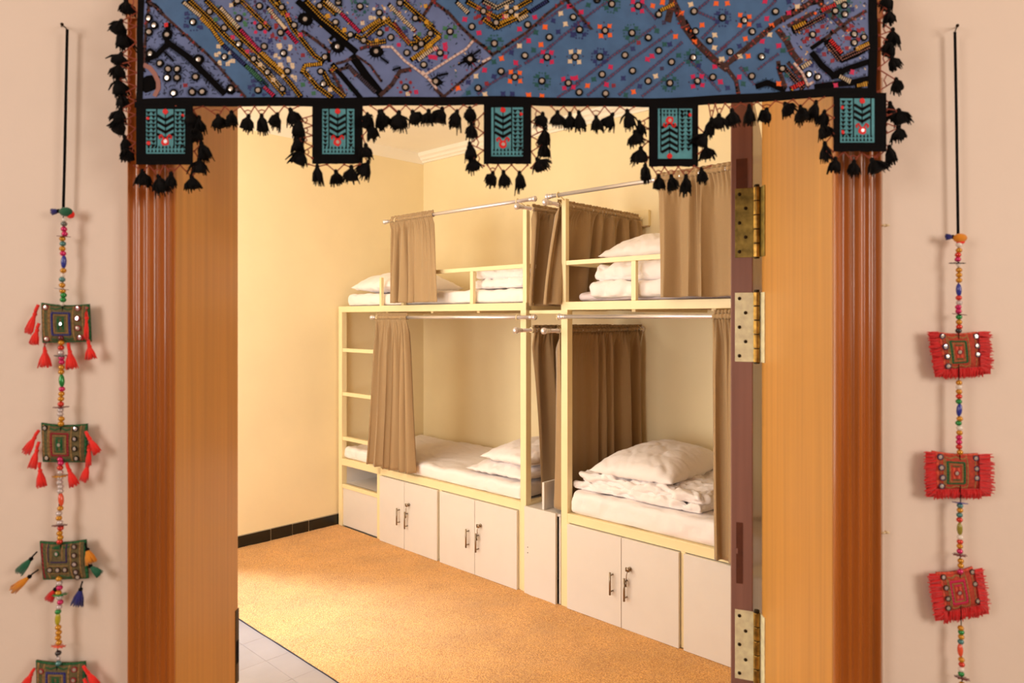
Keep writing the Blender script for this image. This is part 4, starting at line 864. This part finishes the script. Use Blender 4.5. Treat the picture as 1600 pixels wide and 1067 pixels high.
# ================================================================ BEADED WALL HANGINGS
BD = 1.020
BM = {}
def bead_mesh(kind):
    if kind in BM: return BM[kind]
    mb = MB()
    if kind == 'round': mb.ball((0, 0, 0), .0043, 12, 9, 0, (1, 1, .90))
    elif kind == 'oval': mb.ball((0, 0, 0), .0095, 12, 10, 0, (.40, .40, 1))
    elif kind == 'small': mb.ball((0, 0, 0), .0031, 10, 7)
    elif kind == 'disc':
        n = 20; r = [(.011 if k % 2 else .0065) for k in range(n)]
        vs = [(r[k]*math.cos(2*PI*k/n), r[k]*math.sin(2*PI*k/n)*.8, .0004*s) for s in (-1, 1) for k in range(n)]
        mb.add(vs, [tuple(range(n-1, -1, -1)), tuple(range(n, 2*n))]+[(k, (k+1) % n, (k+1) % n+n, k+n) for k in range(n)])
    BM[kind] = mb; return mb
_cache = {}
def bead(parent, org, px, py, col, kind='round'):
    key = (col, kind)
    if key not in _cache: _cache[key] = bead_mesh(kind).mesh('bead', 'bead_'+col, True)
    p = P3(px, py, BD)-org
    if kind == 'disc': nm = 'sequin_disc'
    else: nm = 'bead'
    return obj(nm, _cache[key], None, parent, loc=p, rot=(random.uniform(-.08, .08) if kind != 'disc' else random.uniform(.02, .12), random.uniform(-.1, .1), random.uniform(0, 3) if kind == 'disc' else 0))
yarn_cache = {}
def yarn_tassel(parent, org, a, b, col, W=11, cord=None, name='tassel'):
    """a: attachment on the pad, b: tip of the skirt (photo px); a knot sits 35% of the way"""
    A = P3(a[0], a[1], BD+.004)-org; B = P3(b[0], b[1], BD+.002)-org; K = A.lerp(B, .34); d = (B-K); L = d.length; d.normalize(); up = Vector((0, 1, 0)); sx = d.cross(up).normalized()
    mb = MB(); mb.tube([A, A.lerp(K, .6)+Vector((0, -.001, .0005)), K], .0012 if cord else .0024, 6, 1 if cord else 0)
    mb.ball(K, .0031, 8, 6, 2); rnd = random.Random(int(a[0]*7+a[1])); Wm = W/1110*BD
    mb.tube([K, K.lerp(B, .5), K.lerp(B, .88)], [.0024, Wm*.26, Wm*.34], 8)
    for k in range(26):
        t = 2*PI*k/26; q = rnd.uniform(.4, 1.0); l = L*rnd.uniform(.9, 1.06); off = sx*(Wm*.62*q*math.cos(t))+up*(min(.006, Wm*.35)*q*math.sin(t))
        mb.tube([K+off*.1, K+d*l*.5+off*.62, K+d*l+off], [.0012, .0016, .0007], 4)
    return obj(name, mb, ['yarn_'+col, 'black_thread' if cord else 'yarn_'+col, 'black_thread' if cord else 'yarn_'+col], parent, True)
def pad(parent, org, quad, base, frame, inner, edge, mirrors, center='mirror_glass', fringe=None, mring='seam_brown', stripL='pad_tan', variant=0, thick=.008):
    """quad: TL, TR, BR, BL in photo px"""
    TL, TR, BR, BL2 = [Vector(q) for q in quad]; mats = [base, frame, inner, edge, 'mirror_glass', center, stripL, 'pad_tan', 'pad_green']
    def pos(s, t): q = TL.lerp(TR, s).lerp(BL2.lerp(BR, s), t); sag = math.sin(PI*s)*3.0*(1-t); return q.x, q.y+sag
    def surf(s, t, lay=0):
        x, y = pos(s, t); bul = thick*(max(0, 1-abs(2*s-1)**3)*max(0, 1-abs(2*t-1)**3))**.5
        p = P3(x, y, BD); p.y += .006-bul-lay*.0004; return p
    e = EB(surf, org); e.grid(lambda s, t: surf(s, t)-org, 24, 20, 0); 
    bk = MB(); 
    e.grid(lambda s, t: (lambda q: Vector((q.x, BD+.0075, q.z)))(surf(1-s, t))-org, 6, 6, 0)
    cushion = None
    def ln(pts, w, l, m): 
        for (x0, y0), (x1, y1) in zip(pts, pts[1:]):
            n = 8
            for i in range(n):
                a = (x0+(x1-x0)*i/n, y0+(y1-y0)*i/n); b = (x0+(x1-x0)*(i+1)/n, y0+(y1-y0)*(i+1)/n)
                d = math.hypot(b[0]-a[0], b[1]-a[1]) or 1; nx, ny = -(b[1]-a[1])/d*w/2, (b[0]-a[0])/d*w/2; ex, ey = (b[0]-a[0])*.08, (b[1]-a[1])*.08
                e.prism([(a[0]+nx-ex, a[1]+ny-ey), (b[0]+nx+ex, b[1]+ny+ey), (b[0]-nx+ex, b[1]-ny+ey), (a[0]-nx-ex, a[1]-ny-ey)], -.5, l, m)
    def rect(x0, y0, x1, y1, w, l, m): ln([(x0, y0), (x1, y0), (x1, y1), (x0, y1), (x0, y0)], w, l, m)
    # edge piping and side bands
    rect(.015, .02, .985, .98, .035, 1.5, 3)
    ln([(.07, .05), (.07, .95)], .045, 1, 1 if variant == 2 else 6)
    ln([(.20, .04), (.20, .96)], .025, 1.2, 7); ln([(.705, .04), (.705, .96)], .025, 1.2, 7); ln([(.89, .04), (.89, .96)], .02, 1.2, 7)
    for k in range(9):
        y = .1+k*.1; ln([(.11, y-.03), (.15, y+.03)], .012, .9, 8 if not fringe else 7)
    for y in (.10, .90):
        ln([(.24, y), (.34, y+.03), (.47, y-.03), (.60, y+.03), (.68, y)], .03, 1.0, 8 if not fringe else 7)
    if variant != 2:
        rect(.27, .22, .635, .80, .045, 1.6, 2); rect(.315, .275, .59, .745, .022, 1.4, 7); ln([(.235, .16), (.235, .86)], .02, 1.2, 7)
        ln([(.40, .36), (.40, .66)], .05, 1.2, 8 if not fringe else 3); ln([(.50, .36), (.50, .66)], .05, 1.2, 8 if not fringe else 3); ln([(.38, .33), (.53, .33)], .03, 1.2, 8 if not fringe else 2); ln([(.38, .70), (.53, .70)], .03, 1.2, 8 if not fringe else 2)
        cpos = (.455, .51)
    else:
        ln([(.22, .04), (.22, .50)], .02, 1.5, 2); ln([(.62, .04), (.62, .50)], .03, 1.6, 2); ln([(.27, .50), (.62, .50)], .035, 1.6, 2); ln([(.29, .06), (.29, .44)], .02, 1.2, 7); ln([(.53, .06), (.53, .44)], .02, 1.2, 7)
        ln([(.18, .60), (.64, .60)], .02, 1.2, 7); ln([(.18, .80), (.64, .80)], .02, 1.2, 7); ln([(.36, .12), (.47, .12)], .08, 1.0, 8)
        cpos = (.42, .27)
    cushion = obj('cushion', e, mats, parent, True)
    def mir(s, t, r, mats2, par=cushion):
        key = ('mir', round(r*1e4), tuple(mats2))
        if key not in _cache: _cache[key] = mirror_mesh(r*1.5, r, mats2)
        obj('mirror', _cache[key], None, par, loc=surf(s, t, 1)-org, rot=(random.uniform(-.1, .1), 0, random.uniform(-.15, .15)))
    mir(*cpos, .0026, ['pad_green' if not fringe else 'thread_r', center])
    for s, t, br in mirrors: mir(s, t, .0027 if br < 2 else .0030, [mring, 'mirror_bright' if br else 'mirror_glass'])
    if fringe:
        fm = MB(); rnd = random.Random(int(quad[0][0])); 
        fl_, fr_, fb_ = fringe   # widths in px on the left, right and bottom
        def strand(s, t, dx, dy):
            x, y = pos(s, t); a = P3(x, y, BD+.003+rnd.uniform(-.003, .002))-org; b = P3(x+dx, y+dy, BD+.004+rnd.uniform(-.003, .003))-org
            fm.tube([a, a.lerp(b, .55)+Vector((0, rnd.uniform(-.0015, .0005), 0)), b], [.0013, .0013, .0005], 4)
        for k in range(72):
            t = rnd.uniform(0, 1); strand(.03, t, -fl_*rnd.uniform(.78, 1.03), rnd.uniform(-1, 4)+5*t*rnd.random()); strand(.97, t, fr_*rnd.uniform(.6, 1.08), rnd.uniform(-3, 4)+5*t*rnd.random())
            s = rnd.uniform(0, 1); strand(s, .96, rnd.uniform(-2, 2)+(s-.5)*4, fb_*rnd.uniform(.72, 1.12))
            s = rnd.uniform(0, 1); strand(s, .96, rnd.uniform(-1, 1), fb_*rnd.uniform(.72, 1.0))
        for k in range(14): strand(.03, .97, -fl_*rnd.uniform(.2, .85), fb_*rnd.uniform(.2, .8)); strand(.97, .97, fr_*rnd.uniform(.2, .8), fb_*rnd.uniform(.2, .8))
        fg = obj('fringe', fm, 'yarn_crimson', cushion); fg['kind'] = 'stuff'
        # woven flaps behind the fringe threads
        fw = MB(); fw.grid(lambda s, t: (lambda q: P3(q[0]-fl_*.72*(1-s)+fr_*.66*s, q[1]+fb_*.62*t, BD+.0065)-org)((pos(s, t)[0], pos(s, t)[1])), 10, 10); obj('fringe_backing', fw, 'yarn_crimson', cushion, solid=.001)
    return cushion
def hanging(label, x_top, y_top, cord_pts, pin):
    org = P3(x_top, y_top, BD); root = thing('beaded_hanging', label, 'wall decoration', org)
    mb = MB()
    for dx in (-.0011, .0011): mb.tube([P3(x, y, BD+.006)-org+Vector((dx, 0, 0)) for x, y in cord_pts], .0011, 6)
    obj('hanging_cord', mb, 'black_thread', root)
    mb = MB(); a = P3(pin[0], pin[1], 1.04)-org; b = P3(pin[0]+1, pin[1]-3, 1.015)-org; mb.tube([a, b], .0011, 6); mb.ball(b, .0024, 8, 6); mb.tube([b, P3(cord_pts[0][0], cord_pts[0][1], BD+.004)-org], .0008, 5); obj('nail', mb, 'screw_metal', root)
    return root, org
def string(root, org, pts):
    mb = MB(); mb.tube([P3(x, y, BD)-org for x, y in pts], .0007, 6); obj('bead_string', mb, 'black_thread', root)
# ---- left
hl, ol = hanging('beaded hanging with green and tan mirrored cushions on the wall left of the doorway', 104, 44, [(105, 46), (103, 150), (101, 250), (99, 326)], (96, 41))
string(hl, ol, [(99, 326), (98, 470), (96, 560), (95, 660), (92, 780), (95, 850), (91, 980), (89, 1035), (88, 1090)])
mb = MB(); mb.ball(P3(103, 331, BD)-ol, .0075, 12, 8, 0, (1.25, .9, .9)); mb.ball(P3(110, 335, BD+.003)-ol, .006, 10, 7, 1, (1, .8, 1)); obj('pompom', mb, ['yarn_emerald', 'yarn_scarlet'], hl, True)
yarn_tassel(hl, ol, (98, 329), (80, 331), 'navy', 8, True)
L = [(282,122,'white','small'),(281,140,'grey'),(281,163,'magenta'),(284,184,'magenta'),(280,195,'darkred','disc'),(274,205,'gold'),(276,227,'teal'),(274,249,'gold'),(277,270,'magenta'),(280,307,'blue','oval'),(278,345,'gold'),(275,366,'white','small'),(273,384,'teal'),(273,409,'gold'),(270,426,'silver','disc'),(275,434,'gold'),(279,453,'green'),(277,473,'green'),(273,491,'white','small'),
 (268,640,'darkred'),(269,662,'gold'),(268,684,'red'),(268,706,'silver'),(268,718,'grey','disc'),(270,728,'magenta'),(271,747,'magenta'),(270,770,'gold'),(269,790,'gold'),(271,828,'green','oval'),(272,865,'magenta'),(270,886,'gold'),(268,908,'gold'),(267,931,'red'),(268,944,'darkred','disc'),(266,957,'silver'),(265,975,'silver'),(270,996,'gold'),(268,1017,'gold')]
for r in L: bead(hl, ol, r[0]/2.81, 300+r[1]/2.81, r[2], r[3] if len(r) > 3 else 'round')
L = [(260,103,'magenta'),(262,120,'magenta'),(259,140,'red'),(260,160,'silver'),(260,175,'gold','disc'),(259,184,'silver'),(257,203,'silver'),(261,222,'silver'),(260,240,'silver'),(263,277,'orange','oval'),(260,315,'gold'),(255,337,'silver'),(254,357,'gold'),(258,376,'silver'),(257,388,'darkred','disc'),(261,400,'red'),(257,422,'gold'),(260,441,'gold'),(257,458,'red'),
 (254,618,'gold'),(256,637,'silver'),(257,657,'magenta'),(252,679,'gold'),(257,699,'silver'),(258,686,'green','disc'),(260,719,'magenta'),(255,740,'silver'),(250,760,'green'),(249,792,'yellow','oval'),(251,828,'gold'),(253,850,'gold'),(250,872,'gold'),(254,893,'gold'),(252,908,'orange','disc'),(251,938,'black'),(252,962,'silver','small'),(252,983,'teal')]
for r in L: bead(hl, ol, r[0]/2.758, 680+r[1]/2.758, r[2], r[3] if len(r) > 3 else 'round')
c4 = [(.155, .10, 0), (.155, .90, 0)]
pad(hl, ol, [(60.5, 472.5), (136, 474.5), (139, 534), (62.5, 536)], 'pad_olive', 'seam_brown', 'yarn_navy', 'pad_green', [(.80, .10, 1), (.80, .37, 1), (.80, .63, 0), (.82, .88, 1), (.13, .10, 0), (.13, .90, 0)], 'mirror_bright', None, 'thread_r')
pad(hl, ol, [(60.5, 661), (133, 662.5), (132.5, 723.5), (63, 723)], 'pad_olive', 'seam_brown', 'thread_r', 'pad_green', [(.79, .10, 1), (.79, .36, 1), (.79, .62, 0), (.81, .88, 0), (.12, .11, 0), (.14, .88, 0)], 'mirror_glass', None, 'black_thread')
pad(hl, ol, [(58, 847), (131, 844.5), (134.5, 906), (63.5, 908)], 'pad_olive', 'thread_r', 'thread_p', 'pad_green', [(.79, .12, 0), (.79, .34, 0), (.78, .57, 1), (.80, .78, 1), (.81, .93, 0), (.24, .70, 0), (.42, .70, 0), (.58, .70, 0)], 'mirror_bright', None, 'seam_brown', variant=2)
pad(hl, ol, [(52, 1034), (130, 1036), (131, 1098), (54, 1099)], 'pad_olive', 'thread_r', 'yarn_navy', 'pad_green', [(.82, .14, 0), (.81, .40, 0), (.8, .66, 0), (.16, .2, 0)], 'mirror_glass', None, 'thread_r')
for a, b, W in (((60, 476), (44, 520), 11), ((61, 505), (52, 538), 12), ((136, 480), (134, 530), 9), ((70, 536), (71, 574), 20), ((107, 536), (113, 576), 20), ((138, 531), (143, 561), 17)): yarn_tassel(hl, ol, a, b, 'scarlet', W)
for a, b, W in (((61, 672), (40, 708), 12), ((61, 690), (51, 731), 13), ((62, 722), (64, 761), 18), ((134, 674), (152, 708), 13), ((104, 723), (117, 759), 15), ((140, 715), (131, 752), 12), ((140, 690), (138, 728), 7)): yarn_tassel(hl, ol, a, b, 'scarlet', W)
for a, b, c, W in (((58, 862), (30, 895), 'emerald', 13), ((60, 890), (19, 922), 'amber', 12), ((133, 848), (143, 880), 'amber', 18), ((134, 878), (156, 898), 'emerald', 12), ((129, 908), (120, 946), 'navy', 17), ((92, 912), (75, 938), 'crimson', 13)): yarn_tassel(hl, ol, a, b, c, W, True)
for a, b, W in (((54, 1044), (38, 1074), 12), ((130, 1040), (152, 1072), 15), ((131, 1060), (150, 1095), 13), ((66, 1098), (66, 1125), 16)): yarn_tassel(hl, ol, a, b, 'scarlet', W)
# ---- right
hr, orr = hanging('beaded hanging with red fringed cushions on the wall right of the doorway', 1492, 46, [(1492, 50), (1494, 160), (1495.5, 260), (1497, 366)], (1495, 43))
string(hr, orr, [(1497, 366), (1498, 520), (1498, 600), (1500, 720), (1501, 800), (1500, 900), (1502, 980), (1503, 1064), (1503, 1090)])
mb = MB(); mb.ball(P3(1500, 372, BD)-orr, .0075, 12, 8, 0, (1.3, .9, .9)); mb.ball(P3(1501, 378, BD)-orr, .005, 10, 7, 1, (1.2, .9, .7)); obj('pompom', mb, ['yarn_amber', 'yarn_scarlet'], hr, True)
yarn_tassel(hr, orr, (1494, 370), (1478, 370), 'navy', 8, True)
L = [(316,220,'white'),(316,243,'gold'),(312,262,'red'),(311,281,'magenta'),(308,297,'black','disc'),(314,304,'white','small'),(316,325,'gold'),(316,346,'gold'),(316,368,'gold'),(315,408,'blue','oval'),(315,441,'red'),(317,462,'silver'),(313,480,'magenta'),(314,497,'magenta'),(318,510,'darkred','disc'),(316,521,'green'),(316,542,'gold'),(317,562,'red'),(314,578,'black'),
 (316,795,'gold'),(316,813,'white'),(316,832,'gold'),(316,852,'red'),(315,873,'green'),(317,908,'blue','oval'),(319,945,'gold'),(314,963,'green'),(318,984,'white'),(318,1003,'gold'),(316,1023,'magenta'),(316,1042,'magenta'),(316,1062,'red')]
for r in L: bead(hr, orr, 1380+r[0]/2.668, 300+r[1]/2.668, r[2], r[3] if len(r) > 3 else 'round')
L = [(320,105,'gold'),(320,316,'blue','disc'),(320,328,'teal'),(320,347,'gold'),(318,367,'teal'),(318,387,'red'),(319,425,'olive','oval'),(320,460,'white'),(320,478,'red'),(319,497,'gold'),(319,518,'magenta'),(319,533,'darkred','disc'),(323,558,'gold'),(323,578,'gold'),(321,602,'magenta'),
 (323,838,'gold'),(325,855,'green'),(325,875,'gold'),(323,895,'teal'),(321,930,'orange','oval'),(326,970,'gold'),(327,990,'red'),(325,1010,'white'),(325,1029,'green'),(328,1046,'darkred','disc')]
for r in L: bead(hr, orr, 1380+r[0]/2.668, 667+r[1]/2.668, r[2], r[3] if len(r) > 3 else 'round')
bead(hr, orr, 1503, 1069, 'gold')
pad(hr, orr, [(1464, 518), (1531, 518), (1534, 575), (1474, 580)], 'pad_red', 'pad_tan', 'pad_green', 'yarn_orangered', [(.12, .10, 0), (.14, .37, 2), (.15, .63, 0), (.15, .88, 0), (.92, .12, 0), (.92, .38, 0), (.92, .62, 0)], 'mirror_glass', (18, 21, 15), 'thread_p', 'yarn_orangered')
pad(hr, orr, [(1460, 705), (1532, 709), (1533, 766), (1461, 767)], 'pad_red', 'pad_tan', 'pad_green', 'yarn_orangered', [(.13, .12, 2), (.14, .39, 2), (.16, .65, 2), (.15, .88, 0), (.91, .12, 0), (.91, .40, 0), (.91, .66, 0)], 'mirror_glass', (19, 23, 15), 'thread_p', 'yarn_orangered')
pad(hr, orr, [(1466, 896), (1523.5, 887), (1534, 947.5), (1476, 959)], 'pad_red', 'pad_tan', 'thread_m', 'yarn_orangered', [(.13, .10, 1), (.14, .36, 1), (.14, .63, 0), (.13, .88, 0), (.93, .10, 0), (.93, .40, 0), (.93, .85, 0)], 'mirror_glass', (20, 17, 18), 'seam_brown', 'yarn_orangered')
